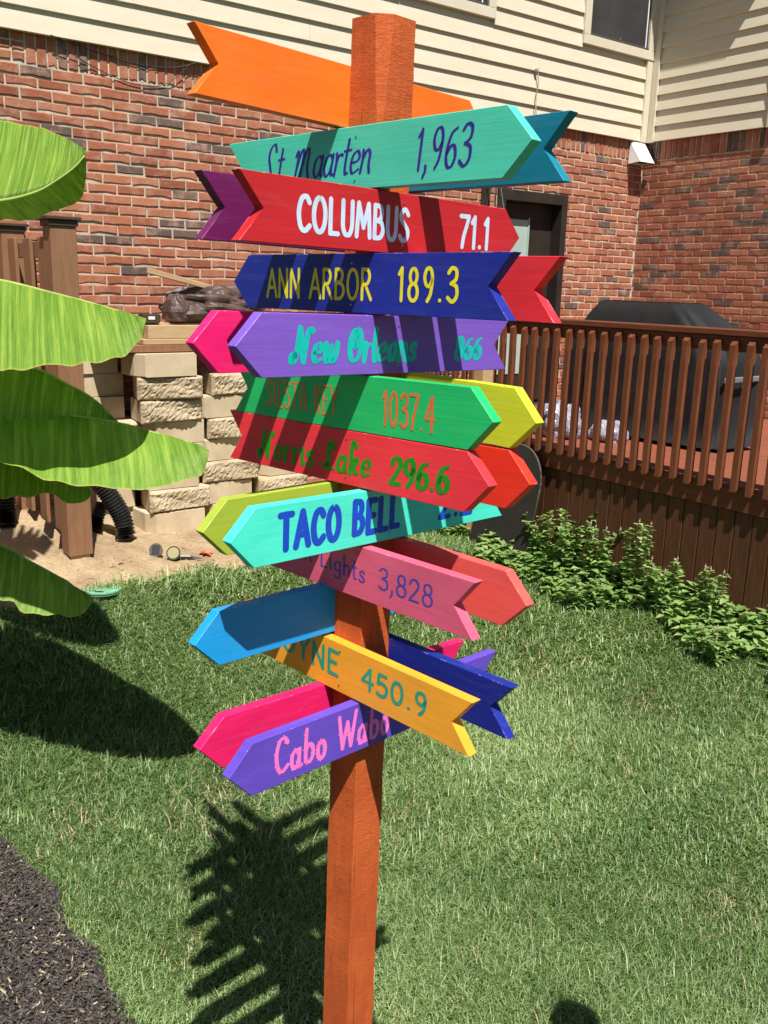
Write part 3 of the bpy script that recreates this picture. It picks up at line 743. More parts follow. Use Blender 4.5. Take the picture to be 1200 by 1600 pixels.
# lumber on top of the pile
ZT = .19 + 8 * BH
def plank(u0, u1, v0, v1, z0, z1, label, rot=None, m=None): return tag(hbox('lumber_board', u0, u1, v0, v1, z0, z1, m or M_lumber, bev=.003, rot=rot), label, 'board', 'lumber stacked on the block pile')
hbox_d = plank(-5.98, -4.35, .06, .60, ZT + .002, ZT + .05, 'wide shade-coloured bottom board across the top of the block pile', m=M_fence)  # darker material than the other lumber: its shade is put into the colour
plank(-5.70, -4.3, .36, .60, ZT + .052, ZT + .088, 'middle board in the lumber stack on the block pile')
plank(-5.66, -4.2, .50, .59, ZT + .09, ZT + .178, 'thick front timber standing on edge in the lumber stack')
plank(-5.68, -4.1, .30, .49, ZT + .09, ZT + .190, 'rear timber of the lumber stack under the brown tarp')
plank(-5.61, -4.42, .44, .475, ZT + .385, ZT + .42, 'thin pale stick slanting over the brown tarp', rot=Matrix.Rotation(R(12.5), 4, 'Y'))
plank(-5.42, -5.2, .40, .46, ZT + .192, ZT + .212, 'short pale offcut beside the small dark box')
tag(crumple('brown_tarp', H(-5.08, .42, ZT + .285), (.34, .15, .15), M_tarp, 12, .42, 34), 'bunched brown plastic tarp on top of the lumber stack', 'tarp')
tag(crumple('tarp_roll', H(-5.40, .46, ZT + .265), (.09, .10, .12), M_tarp, 15, .16, 20), 'rolled knob of brown tarp at the left end of the bundle', 'tarp')
bx = empty('small_box', Matrix.Translation(H(-5.60, .5, ZT + .19)), 'small dark brown box with white print on the lumber', 'box')
hbox('carton', -5.68, -5.555, .47, .55, ZT + .192, ZT + .25, M_cap, bx, bev=.003); hbox('print', -5.64, -5.595, .551, .553, ZT + .215, ZT + .235, M_white, bx, bev=0)

# ------------------------------------------------------------------ corrugated drain pipes
def corrugated(name, P, r, label, pitch=.022):
    path = catmull(P, 24); L = [0]
    for a, b in zip(path, path[1:]): L.append(L[-1] + (b - a).length)
    n = int(L[-1] / (pitch / 4)); pts = []; rad = []; j = 0
    for i in range(n):
        s = L[-1] * i / n
        while L[j + 1] < s: j += 1
        t = (s - L[j]) / (L[j + 1] - L[j] + 1e-9); pts.append(path[j].lerp(path[j + 1], t)); rad.append(r * (1 if i % 4 in (0, 1) else .87))
    root = empty(name, Matrix.Translation(P[-1]), label, 'pipe')
    v, f = tube_mesh(pts, rad, 20, cap=False); obj('pipe', v, f, M_pipe, root)
    v, f = tube_mesh([pts[-1], pts[-1] + (pts[-1] - pts[-5]).normalized() * .03], r * 1.1, 20); obj('collar', v, f, M_pipe, root); return root
corrugated('drain_pipe', [H(-6.20, .45, .95), H(-6.14, .52, .79), H(-6.07, .59, .65), H(-5.985, .62, .51), H(-5.915, .64, .36), H(-5.90, .66, .235)], .066, 'black corrugated drain pipe bending down to the soil right of the screen')
corrugated('pipe_stub', [H(-5.98, .46, .42), H(-6.03, .49, .33), H(-6.06, .52, .25)], .045, 'short black corrugated elbow tucked behind the bending drain pipe')
corrugated('upright_pipe', [H(-6.57, .30, .80), H(-6.57, .30, .6), H(-6.58, .31, .34)], .072, 'black corrugated pipe standing upright at the left edge behind the leaves')
# solar spot light lying in the soil
P = on_ground((268, 876)); zz = ground_z(P.x, P.y)
sp_ = empty('solar_spotlight', Matrix.Translation(P), 'black solar spotlight with a spike lying on the sandy soil', 'spotlight')
def disc_tube(a, b, r0, r1, m, nm, seg=20): v, f = tube_mesh([a, b], [r0, r1], seg); return obj(nm, v, f, m, sp_)
X, Yv = Vector((1, 0, 0)), Vector((0, -1, .55)).normalized()
A = P + Vector((-.10, .02, .06)); disc_tube(A - Yv * .03, A + Yv * .015, .036, .044, M_winframe, 'solar_head')
hb = box_bm(.048, .004, .058, .001); bm_obj('solar_cell', hb, M_black, sp_, Matrix.Translation(A + Yv * .018) @ Matrix.Rotation(R(-28), 4, 'X'))
A = P + Vector((.02, -.01, .05)); disc_tube(A - Yv * .06, A + Yv * .02, .028, .046, M_black, 'lamp_head'); 
v, f = tube_mesh([A + Yv * .021, A + Yv * .024], [.037, .037], 20); obj('lens', v, f, plain('lamp_lens', (.30, .26, .13), .3), sp_)
v, f = tube_mesh([P + Vector((.06, 0, .03)), P + Vector((.12, .01, .028)), P + Vector((.20, .02, .012))], [.014, .012, .002], 6); obj('spike', v, f, M_black, sp_)
P = on_ground((160, 923)); vs = tube_mesh([P + Vector((0, 0, .0)), P + Vector((0, 0, .010)), P + Vector((0, 0, .013))], [.105, .105, .098], 28)
M_green = plain('green_plastic', (.16, .36, .23), .7, .15)
vc = empty('valve_cover', Matrix.Translation(P), 'round green irrigation valve cover at the edge of the grass', 'cover'); obj('lid', *vs, M_green, vc)
hbox_ = bm_obj('notch', box_bm(.05, .012, .004, .001), M_black, vc, Matrix.Translation(P + Vector((.0, -.06, .0155))))
P = on_ground((323, 868)); M_red = plain('orange_petal', (.65, .10, .04), .5, .2)
pt = []; pf = []
for k in range(7):
    a = k * .9; n0 = len(pt); d = Vector((math.cos(a), math.sin(a), 0)); e = Vector((-d.y, d.x, 0)); q = P + Vector((0, 0, .012))
    pt += [q, q + d * .03 + e * .018 + Vector((0, 0, .018)), q + d * .055 + Vector((0, 0, .008 * (k % 3))), q + d * .03 - e * .018 + Vector((0, 0, .014))]; pf.append((n0, n0 + 1, n0 + 2, n0 + 3))
tag(obj('fallen_flower', pt, pf, M_red), 'small orange-red fallen flower on the bare soil', 'flower')

# ================================================================== SIGNPOST
UP = Vector((.01369, .00949, .99986)); tA = Vector((.70722, -.70699, -.00298)); tB = Vector((.70686, .70716, -.01639)); nA = -tB; nB = tA
BASE = Vector((-.0333, 1.9599, CAM_H)); PW = .089
sg = empty('signpost', Matrix.Translation(BASE - UP * 2.5), 'tall orange-stained post with many bright arrow-shaped place-name boards', 'signpost')
def frame4(o, x, y, z):
    return Matrix(((x.x, y.x, z.x, o.x), (x.y, y.y, z.y, o.y), (x.z, y.z, z.z, o.z), (0, 0, 0, 1)))
# post: local x = nB (to the right), y = -nA ... near corner at (+,-)
MPo = frame4(BASE, nB, -nA, UP)
pvv, pff = [], []
zs = list(np.linspace(-2.75, .24, 70)) + list(np.linspace(.27, .508, 10))
for z in zs:
    c = 0.0012 + max(0, min(1, (z - .22) / .285)) * .024
    h = PW / 2; j = lambda: random.uniform(-.0009, .0009)
    ring = [(-h, -h), (h - c, -h), (h, -h + c * 1.15), (h, h), (-h, h)]
    for (x, y) in ring: pvv.append((x + j(), y + j(), z + (j() if z < .5 else 0)))
for i in range(len(zs) - 1):
    for k in range(5): pff.append((i * 5 + k, i * 5 + (k + 1) % 5, (i + 1) * 5 + (k + 1) % 5, (i + 1) * 5 + k))
k = (len(zs) - 1) * 5; pff.append(tuple(range(k, k + 5)))
obj('post', pvv, pff, M_post, sg, MPo)

# --- stroke lettering: every glyph is drawn as pen strokes in a unit cap height
def circ(cx, cy, rx, ry, a0=90, a1=450, n=14): return [(cx + rx * math.cos(R(a)), cy + ry * math.sin(R(a))) for a in np.linspace(a0, a1, n)]
G = {
 'A': (.60, [[(0, 0), (.30, 1)], [(.30, 1), (.60, 0)], [(.11, .34), (.49, .34)]]),
 'B': (.54, [[(.06, 0), (.06, 1)], ('c', [(.06, 1), (.34, .97), (.42, .77), (.32, .58), (.06, .54)]), ('c', [(.06, .54), (.38, .5), (.5, .27), (.36, .03), (.06, 0)])]),
 'C': (.54, [('c', [(.52, .82), (.38, .98), (.16, .9), (.04, .52), (.12, .12), (.32, .0), (.54, .15)])]),
 'E': (.48, [[(.06, 0), (.06, 1)], [(.06, 1), (.46, 1)], [(.06, .52), (.38, .52)], [(.06, 0), (.46, 0)]]),
 'I': (.14, [[(.07, 0), (.07, 1)]]),
 'K': (.50, [[(.06, 0), (.06, 1)], [(.46, 1), (.08, .46)], [(.16, .54), (.50, 0)]]),
 'L': (.46, [[(.06, 1), (.06, 0)], [(.06, 0), (.44, 0)]]),
 'M': (.76, [[(.04, 0), (.12, 1)], [(.12, 1), (.38, .28)], [(.38, .28), (.63, 1)], [(.63, 1), (.72, 0)]]),
 'N': (.58, [[(.05, 0), (.05, 1)], [(.05, 1), (.52, 0)], [(.52, 0), (.52, 1)]]),
 'O': (.62, [('c', circ(.31, .5, .27, .5))]),
 'R': (.54, [[(.06, 0), (.06, 1)], ('c', [(.06, 1), (.34, .97), (.44, .75), (.32, .52), (.06, .48)]), [(.22, .48), (.52, 0)]]),
 'S': (.50, [('c', [(.46, .84), (.30, .99), (.10, .9), (.07, .70), (.26, .52), (.46, .32), (.40, .07), (.18, .0), (.02, .14)])]),
 'T': (.56, [[(0, 1), (.56, 1)], [(.28, 1), (.28, 0)]]),
 'U': (.56, [('c', [(.05, 1), (.05, .6), (.06, .25), (.16, .03), (.28, 0), (.40, .03), (.50, .25), (.51, .6), (.51, 1)])]),
 'W': (.84, [[(.0, 1), (.2, 0)], [(.2, 0), (.42, .78)], [(.42, .78), (.62, 0)], [(.62, 0), (.84, 1.05)]]),
 'Y': (.54, [[(0, 1), (.27, .48)], [(.54, 1), (.27, .48)], [(.27, .48), (.27, 0)]]),
 '0': (.54, [('c', circ(.27, .5, .22, .5))]),
 '1': (.26, [[(.02, .82), (.16, 1)], [(.16, 1), (.16, 0)]]),
 '2': (.50, [('c', [(.04, .76), (.14, .97), (.34, .97), (.44, .76), (.34, .5), (.16, .22), (.03, .02)]), [(.03, .02), (.48, .02)]]),
 '3': (.48, [('c', [(.05, .86), (.2, 1), (.40, .93), (.40, .68), (.18, .54)]), ('c', [(.18, .54), (.42, .45), (.45, .17), (.26, .0), (.04, .12)])]),
 '4': (.52, [[(.36, 1), (.02, .36)], [(.02, .36), (.52, .36)], [(.38, 1), (.38, 0)]]),
 '5': (.48, [[(.42, 1), (.10, 1)], [(.10, 1), (.07, .56)], ('c', [(.07, .56), (.25, .63), (.44, .48), (.44, .18), (.26, .0), (.04, .08)])]),
 '6': (.50, [('c', [(.42, .94), (.20, .82), (.07, .5), (.06, .24), (.16, .02), (.34, .02), (.45, .24), (.38, .48), (.22, .52), (.08, .34)])]),
 '7': (.48, [[(.02, 1), (.46, 1)], ('c', [(.46, 1), (.34, .66), (.22, .34), (.16, 0)])]),
 '8': (.50, [('c', circ(.25, .75, .17, .235)), ('c', circ(.25, .26, .21, .265))]),
 '9': (.50, [('c', [(.42, .64), (.30, .46), (.14, .5), (.06, .74), (.16, .97), (.34, .97), (.43, .76), (.42, .5), (.36, .2), (.22, .0)])]),
 '.': (.16, [[(.07, .03), (.09, .03)]]), ',': (.18, [('c', [(.10, .08), (.10, -.06), (.02, -.2)])]), ' ': (.34, []),
 'a': (.48, [('c', [(.38, .44), (.24, .54), (.08, .42), (.06, .16), (.18, .0), (.32, .10), (.39, .34)]), ('c', [(.40, .54), (.38, .2), (.42, .03), (.50, .04)])]),
 'b': (.46, [('c', [(.10, 1.0), (.07, .5), (.08, .05)]), ('c', [(.08, .36), (.2, .54), (.38, .46), (.42, .2), (.28, .0), (.08, .06)])]),
 'e': (.44, [('c', [(.07, .27), (.30, .30), (.38, .42), (.26, .55), (.10, .46), (.05, .22), (.16, .01), (.42, .10)])]),
 'g': (.46, [('c', [(.38, .46), (.22, .55), (.06, .40), (.08, .14), (.24, .06), (.38, .22)]), ('c', [(.39, .54), (.40, .1), (.36, -.24), (.18, -.32), (.04, -.2)])]),
 'h': (.46, [[(.07, 1), (.07, 0)], ('c', [(.07, .34), (.22, .54), (.38, .44), (.39, .2), (.41, 0)])]),
 'i': (.20, [('c', [(.08, .54), (.08, .2), (.11, .02)]), [(.09, .76), (.10, .77)]]),
 'k': (.46, [[(.08, 1.05), (.07, 0)], ('c', [(.38, .62), (.30, .66), (.10, .32)]), ('c', [(.14, .36), (.26, .2), (.44, .0)])]),
 'l': (.20, [('c', [(.10, 1.0), (.07, .4), (.14, .02)])]),
 'n': (.48, [('c', [(.06, .54), (.08, .3), (.06, 0)]), ('c', [(.07, .3), (.22, .54), (.36, .46), (.37, .2), (.44, .0)])]),
 'o': (.46, [('c', circ(.23, .27, .17, .27))]),
 'r': (.36, [('c', [(.06, .54), (.09, .3), (.07, 0)]), ('c', [(.08, .3), (.18, .5), (.34, .5)])]),
 's': (.38, [('c', [(.34, .46), (.22, .55), (.09, .46), (.12, .33), (.30, .22), (.32, .07), (.18, .0), (.03, .07)])]),
 't': (.32, [('c', [(.15, .86), (.13, .3), (.18, .03), (.30, .04)]), [(.0, .58), (.30, .60)]]),
 'w': (.62, [('c', [(.04, .54), (.08, .1), (.18, .0), (.28, .14), (.31, .46)]), ('c', [(.31, .46), (.34, .08), (.44, .0), (.56, .2), (.58, .56)])]),
}
# curlier capitals for the fancy boards
G2 = {
 'N': (.92, [('c', [(.22, .20), (.13, .27), (.04, .16), (.10, .01), (.22, .05), (.29, .40), (.33, .80), (.34, 1.0)]), [(.34, 1.0), (.62, .03)], ('c', [(.62, .03), (.66, .5), (.70, .86), (.80, 1.0), (.92, .92)])]),
 'O': (.66, [('c', circ(.32, .5, .28, .5)), ('c', [(.36, .86), (.22, .70), (.26, .46), (.40, .46), (.42, .62)])]),
 'L': (.60, [('c', [(.44, .80), (.38, .98), (.24, .94), (.22, .66), (.24, .3), (.12, .04), (.04, .12), (.14, .22), (.34, .04), (.58, .06)])]),
 'k': (.50, [('c', [(.28, .96), (.14, 1.12), (.08, .9), (.10, .4), (.08, 0)]), ('c', [(.10, .30), (.26, .52), (.38, .46), (.28, .30), (.12, .26)]), ('c', [(.20, .26), (.34, .04), (.48, .04)])]),
 'M': (.92, [('c', [(.02, .62), (.10, .74), (.14, .60), (.10, 0)]), ('c', [(.11, .2), (.26, .70), (.38, .74), (.38, .4), (.34, .02)]), ('c', [(.35, .2), (.50, .70), (.64, .74), (.64, .3), (.74, .04)])]),
 'S': (.60, [('c', [(.44, .84), (.34, 1.02), (.14, .92), (.10, .66), (.22, .40), (.30, .16), (.16, .0), (.02, .14)])]),
}
def stroke_mesh(pts, wfun, z, vs, fs):
    """flat ribbon with round ends"""
    n = len(pts)
    if n < 2: return
    L_, R_ = [], []
    ang0 = None
    for i, p in enumerate(pts):
        d = pts[min(i + 1, n - 1)] - pts[max(i - 1, 0)]
        if d.length < 1e-9: d = Vector((1, 0, 0))
        d.normalize(); nrm = Vector((-d.y, d.x, 0)); w_ = wfun(d) / 2
        L_.append(p + nrm * w_); R_.append(p - nrm * w_)
    def cap(p, q0, q1, d):
        c = (q0 + q1) / 2; r = (q0 - q1).length / 2; nn = (q0 - q1).normalized(); return [c + (nn * math.cos(t) + d * math.sin(t)) * r for t in np.linspace(.35, math.pi - .35, 5)]
    d1 = (pts[-1] - pts[-2]).normalized(); d0 = (pts[0] - pts[1]).normalized()
    k = len(vs)
    vs += [(p.x, p.y, z) for p in L_] + [(p.x, p.y, z) for p in R_]
    for i in range(n - 1): fs.append((k + n + i, k + n + i + 1, k + i + 1, k + i))
    if (pts[0] - pts[-1]).length < 1e-4: return
    e = cap(pts[-1], L_[-1], R_[-1], d1); k2 = len(vs); vs += [(p.x, p.y, z) for p in e]; fs.append(tuple([k + n - 1] + list(range(k2, k2 + 5)) + [k + 2 * n - 1])[::-1])
    e = cap(pts[0], R_[0], L_[0], d0); k2 = len(vs); vs += [(p.x, p.y, z) for p in e]; fs.append(tuple([k + n] + list(range(k2, k2 + 5)) + [k])[::-1])
def lettering(text, x0, x1, y0, y1, hgt, style, vs, fs):
    """text baseline from (x0,y0) to (x1,y1); hgt cap height; style dict"""
    tab = dict(G); tab.update(style.get('over', {}))
    sp = style.get('gap', .12)
    tot = sum(tab[c][0] for c in text) + sp * (len(text) - 1)
    L = math.hypot(x1 - x0, y1 - y0); kx = L / tot
    ex = Vector(((x1 - x0) / L, (y1 - y0) / L, 0)); ey = Vector((-ex.y, ex.x, 0)); ey = Vector((ex.y * .0, 1, 0))
    sl_ = style.get('slant', 0); wmin, wmax, nib = style['pen']; rs = random.Random(len(text) * 7 + int(x0 * 1000)); pen = 0.0; cnt = 0
    for ch in text:
        gw, strokes = tab[ch]; dy = rs.uniform(-1, 1) * style.get('jit', .0)
        for st in strokes:
            P = catmull([(a, b, 0) for a, b in st[1]], 6) if st[0] == 'c' else [Vector((st[0][0] + (st[1][0] - st[0][0]) * t, st[0][1] + (st[1][1] - st[0][1]) * t, 0)) for t in (0, .25, .5, .75, 1)]
            hs = style.get('xs', 1.0)
            W_ = []
            for p in P:
                yy = p.y + dy; X_ = (pen + p.x) * kx + sl_ * yy * hgt
                q = Vector((x0, y0, 0)) + ex * X_ + ey * (yy * hgt); W_.append(q)
            def wf(d):
                a = math.atan2(d.y, d.x); return hgt * (wmin + (wmax - wmin) * abs(math.sin(a - R(nib))))
            stroke_mesh(W_, wf, (cnt % 7) * 6e-5, vs, fs); cnt += 1
            if style.get('teeth'):
                for i in range(2, len(W_) - 1, 2 if len(W_) < 10 else 5):
                    d = (W_[i + 1] - W_[i]).normalized(); nn = Vector((-d.y, d.x, 0))
                    if nn.x > 0: nn = -nn
                    r0 = wf(d) * .45; a = W_[i] + nn * r0; k = len(vs); t_ = hgt * .035
                    vs += [((a - d * t_).x, (a - d * t_).y, 4.6e-4), ((a + d * t_).x, (a + d * t_).y, 4.6e-4), ((a + nn * t_ * 1.7).x, (a + nn * t_ * 1.7).y, 4.6e-4)]; fs.append((k, k + 1, k + 2))
        pen += gw + sp
BT_, BHT = .0251, .1174
def sign_board(name_lab, typ, side, z, uL, uR, al, ends, col, words=(), lcol=None, sp=.058, st=.053):
    t, nn = (tA, nA) if typ == 'A' else (tB, nB)
    x = t * math.cos(al) + UP * math.sin(al); zz = UP * math.cos(al) - t * math.sin(al); y = -nn   # local y points away from the viewer
    d0 = (PW / 2 + BT_) if side == 'f' else -PW / 2                                               # visible face
    if side == 'f': d0 += .0006
    else: d0 -= .0006
    M = frame4(BASE + UP * z + nn * d0, x, y, zz)
    h = BHT / 2
    out = []
    if ends[0] == 'p': out += [(uL + sp, -h), (uL, 0), (uL + sp, h)][::-1]
    else: out += [(uL, -h), (uL + st, 0), (uL, h)][::-1]
    out = out[::-1]          # bottom-left .. top-left
    top = [(uR - sp, h), (uR, 0), (uR - sp, -h)] if ends[1] == 'p' else [(uR, h), (uR - st, 0), (uR, -h)]
    prof = out + top
    prof = [(a + random.uniform(-.0012, .0012), b + random.uniform(-.001, .001)) for a, b in prof]
    bm = bmesh.new(); n = len(prof)
    V = [bm.verts.new((a, 0, b)) for a, b in prof] + [bm.verts.new((a, BT_, b)) for a, b in prof]
    f0 = bm.faces.new(V[:n]); bm.faces.new(V[n:][::-1])
    for i in range(n): bm.faces.new((V[i], V[n + i], V[n + (i + 1) % n], V[(i + 1) % n]))
    bmesh.ops.bevel(bm, geom=bm.edges[:], offset=.0011, segments=1, affect='EDGES', material=1)
    m = paint_mat('paint_' + name_lab.split()[0] + '_' + str(len(bpy.data.materials)), col); m2 = paint_mat(m.name + '_worn', col, True)
    o = bm_obj('sign_board', bm, [m, m2], sg, M); o['label'] = name_lab
    if words:
        Mi = M.inverted(); ml = plain('lettering_paint', lcol, .55, .10, 30, .1)
        for (txt, bl, br, tl, sty) in words:
            vs, fs = [], []; q = [Mi @ on_plane(p, M.translation, nn) for p in (bl, br, tl)]
            lettering(txt, q[0].x, q[1].x, q[0].z, q[1].z, q[2].z - q[0].z, sty, vs, fs)
            obj('number' if txt[0].isdigit() else 'lettering', [(a, -.0004 - c, b) for a, b, c in vs], fs, ml, o, M)
    if side == 'f':
        for q in (.006,):
            for r in (-.042, .040):
                Pn = M @ Vector((q, -.0002, r)); v, f = tube_mesh([Pn, Pn + nn * .0012], .0021, 8); obj('screw', v, f, M_metal, o)
    return o
hand = dict(pen=(.15, .17, 0), gap=.15); thin = dict(pen=(.075, .085, 0), gap=.22, jit=.03); bold = dict(pen=(.20, .23, 0), gap=.20, jit=.02)
script = dict(pen=(.04, .105, 20), gap=.015, slant=.22, over={k: G2[k] for k in 'MS'}); scriptn = dict(pen=(.045, .10, 20), gap=.12, slant=.12)
fancy = dict(pen=(.08, .21, 15), gap=.10, slant=.10, over={k: G2[k] for k in 'NOLk'}); fancyn = dict(pen=(.12, .28, 20), gap=.12, slant=.08)
thindig = dict(pen=(.095, .105, 0), gap=.14)
serif = dict(pen=(.06, .12, 10), gap=.12); medium = dict(pen=(.16, .18, 0), gap=.16); cabo = dict(pen=(.10, .13, 0), gap=.13, teeth=True, jit=.03)
PC = dict(orange=(.90, .165, .012), stm=(.075, .62, .44), teal=(.006, .20, .30), col=(.50, .016, .022), purp=(.14, .008, .085), ann=(.012, .026, .29), redp=(.80, .030, .045),
          nol=(.195, .090, .52), mag=(.80, .012, .155), sie=(.016, .50, .135), yel=(.67, .72, .035), nor=(.92, .036, .052), ored=(.83, .040, .018), taco=(.065, .74, .58), oliv=(.36, .45, .045),
          pink=(.70, .105, .19), cor=(.88, .105, .090), lbl=(.010, .30, .70), boy=(.88, .37, .028), dblu=(.010, .022, .26), cabo=(.115, .062, .48), mag2=(.74, .012, .125))
SB = [
 ('bright orange blank board at the top with swallowtail left', 'B', 'b', .3638, -.4106, .3830, -.0089, 'tp', 'orange', (), None),
 ('mint board reading St. Maarten 1,963', 'A', 'f', .2430, -.4224, .4364, -.0023, 'tp', 'stm', (('St. Maarten', (413, 286), (578, 268), (419, 229), script), ('1,963', (648, 266), (733, 258), (655, 203), scriptn)), lin(50, 30, 140)),
 ('dark teal blank board behind the topmost mint one', 'A', 'b', .2475, -.39, .4265, 0, 'pt', 'teal', (), None),
 ('crimson board reading COLUMBUS 71.1', 'B', 'f', .1225, -.3970, .3944, -.0012, 'tp', 'col', (('COLUMBUS', (465, 359), (637, 377), (465, 304), hand), ('71.1', (717, 385), (762, 389), (717, 337), hand)), lin(190, 210, 232)),
 ('plum purple blank board behind the crimson one', 'B', 'b', .1251, -.3966, .40, -.0029, 'tp', 'purp', (), None),
 ('navy board reading ANN ARBOR 189.3', 'A', 'f', .0013, -.4038, .4137, .0065, 'pt', 'ann', (('ANN ARBOR', (418, 463), (580, 468), (418, 421), dict(pen=(.12, .13, 0), gap=.14)), ('189.3', (622, 469), (714, 472), (622, 419), dict(pen=(.12, .13, 0), gap=.24))), lin(235, 222, 40)),
 ('scarlet blank board with swallowtail behind the navy one', 'A', 'b', .0048, -.39, .4304, -.005, 'pt', 'redp', (), None),
 ('violet board reading New Orleans 866', 'B', 'f', -.1190, -.4040, .3786, -.0055, 'pt', 'nol', (('New Orleans', (452, 567), (648, 562), (452, 513), fancy), ('866', (710, 561), (750, 560), (710, 527), fancyn)), lin(0, 178, 168)),
 ('magenta blank board behind the New Orleans one', 'B', 'b', -.1184, -.4173, .39, 0, 'pt', 'mag', (), None),
 ('green board reading SIESTA KEY 1037.4', 'A', 'f', -.2399, -.3976, .3959, .0165, 'tp', 'sie', (('SIESTA KEY', (418, 632), (526, 650), (418, 591), thin), ('1037.4', (598, 663), (678, 676), (598, 611), thindig)), lin(222, 108, 60)),
 ('lime yellow blank board behind the green one', 'A', 'b', -.2335, -.40, .4081, -.0205, 'tp', 'yel', (), None),
 ('bright red board reading Norris Lake 296.6', 'A', 'f', -.3585, -.4200, .3975, .0143, 'tp', 'nor', (('Norris Lake', (402, 712), (578, 745), (402, 672), fancy), ('296.6', (609, 755), (700, 770), (609, 714), fancyn)), lin(35, 140, 18)),
 ('orange-red blank board behind the bright red one', 'A', 'b', -.3642, -.41, .4059, .007, 'tp', 'ored', (), None),
 ('turquoise board with bold blue capitals pointing left', 'B', 'f', -.4800, -.4163, .405, -.0071, 'pt', 'taco', (('TACO BELL', (437, 859), (622, 821), (437, 806), bold), ('2.2', (686, 810), (736, 800), (686, 772), bold)), lin(15, 70, 185)),
 ('olive green blank board behind the turquoise one', 'B', 'b', -.4805, -.3979, .39, .0089, 'pt', 'oliv', (), None),
 ('rose pink board reading Northern Lights 3,828', 'A', 'f', -.6027, -.42, .3804, .0046, 'pt', 'pink', (('Northern', (383, 834), (487, 877), (383, 806), serif), ('Lights', (501, 883), (570, 911), (501, 853), serif), ('3,828', (591, 919), (676, 950), (591, 886), serif)), lin(60, 66, 165)),
 ('coral red blank board behind the pink one', 'A', 'b', -.6012, -.39, .4196, -.0074, 'tp', 'cor', (), None),
 ('sky blue blank board pointing left behind the post', 'B', 'b', -.7162, -.4185, .39, -.0027, 'pt', 'lbl', (), None),
 ('amber yellow board reading BOYNE 450.9', 'A', 'f', -.8412, -.42, .3926, -.008, 'pt', 'boy', (('BOYNE', (421, 1001), (528, 1056), (421, 968), medium), ('450.9', (565, 1073), (666, 1121), (565, 1041), medium)), lin(35, 155, 125)),
 ('dark blue blank board behind the amber one', 'A', 'b', -.8440, -.40, .3992, .001, 'pt', 'dblu', (), None),
 ('violet board reading Cabo Wabo at the bottom', 'B', 'f', -.9631, -.4191, .4210, -.0047, 'pt', 'cabo', (('Cabo Wabo', (430, 1211), (607, 1143), (430, 1158), cabo),), lin(245, 115, 195)),
 ('hot pink blank board behind the Cabo Wabo one', 'B', 'b', -.9602, -.4088, .4279, -.0286, 'pt', 'mag2', (), None)]
for (lab, ty, sd, z, a, b, al, en, ck, wd, lc) in SB: sign_board(lab, ty, sd, z, a, b, al, en, PC[ck], wd, lc)

# ================================================================== BANANA PLANT
bn = empty('banana_plant', Matrix.Translation((-2.38, 3.3, -.45)), 'banana plant with broad glossy green leaves reaching in from the left', 'plant')
LD = {k: q * 1.25 for k, q in {1: 1.04, 2: .94, 3: .99, 4: 1.03, 5: 1.05, 6: 1.12, 7: 1.0}.items()}
def leaf(mid, ea, eb, n=60, m=9, wave=.006, seed=0, name='leaf'):
    """three rails (px, py, depth): edge a, midrib, edge b; resampled smooth surface"""
    rnd = random.Random(seed)
    def rail(Q):
        P = catmull([at_depth(q[0], q[1], q[2] * LD[seed]) for q in Q], 12); L = [0]
        for a, b in zip(P, P[1:]): L.append(L[-1] + (b - a).length)
        out = []; j = 0
        for i in range(n):
            s = L[-1] * i / (n - 1)
            while j < len(L) - 2 and L[j + 1] < s: j += 1
            out.append(P[j].lerp(P[j + 1], (s - L[j]) / (L[j + 1] - L[j] + 1e-9)))
        return out
    A, Mi_, B = rail(ea), rail(mid), rail(eb); vs, uvs = [], []
    tear = [(rnd.choice([.35, .6, 1, 1]), rnd.choice([.35, .6, 1, 1])) if (i < n * (.40 if seed < 7 else .9) and i % 3 == 0) else (1, 1) for i in range(n)]
    for i in range(n):
        for k in range(2 * m - 1):
            t = k / (m - 1)
            ta, tb = tear[i]
            if t <= 1: p = A[i].lerp(Mi_[i], 1 - (1 - t) * ta); d = t
            else: p = Mi_[i].lerp(B[i], (t - 1) * tb); d = 2 - t
            side = (A[i] - B[i]); nrm = side.cross(Mi_[min(i + 1, n - 1)] - Mi_[max(i - 1, 0)])
            nrm = nrm.normalized() if nrm.length > 1e-6 else Vector((0, 0, 1))
            wv = wave * (1 - d) * (math.sin(i * .55 + seed) + .6 * math.sin(i * 1.3 + k)) + .010 * math.sin(d * math.pi) + .0045 * math.sin(i * 1.15 + seed) * (1 - .7 * d) * (.4 + .6 * math.sin(i * .37 + seed * 2) ** 2)
            vs.append(p + nrm * wv); uvs.append((i / (n - 1), k / (2 * m - 2)))
    w_ = 2 * m - 1; fs = [(i * w_ + k, i * w_ + k + 1, (i + 1) * w_ + k + 1, (i + 1) * w_ + k) for i in range(n - 1) for k in range(w_ - 1)]
    o = obj(name, vs, fs, M_banana, bn, smooth_=True)
    ul = o.data.uv_layers.new(name='UVMap')
    for lp in o.data.loops: ul.data[lp.index].uv = uvs[lp.vertex_index]
    v, f = tube_mesh([p + Vector((0, 0, -.004)) for p in Mi_[:-1]], [.011 * (1 - .9 * i / n) + .0012 for i in range(n - 1)], 7); obj('midrib', v, f, M_rib, o, smooth_=True)
    return o
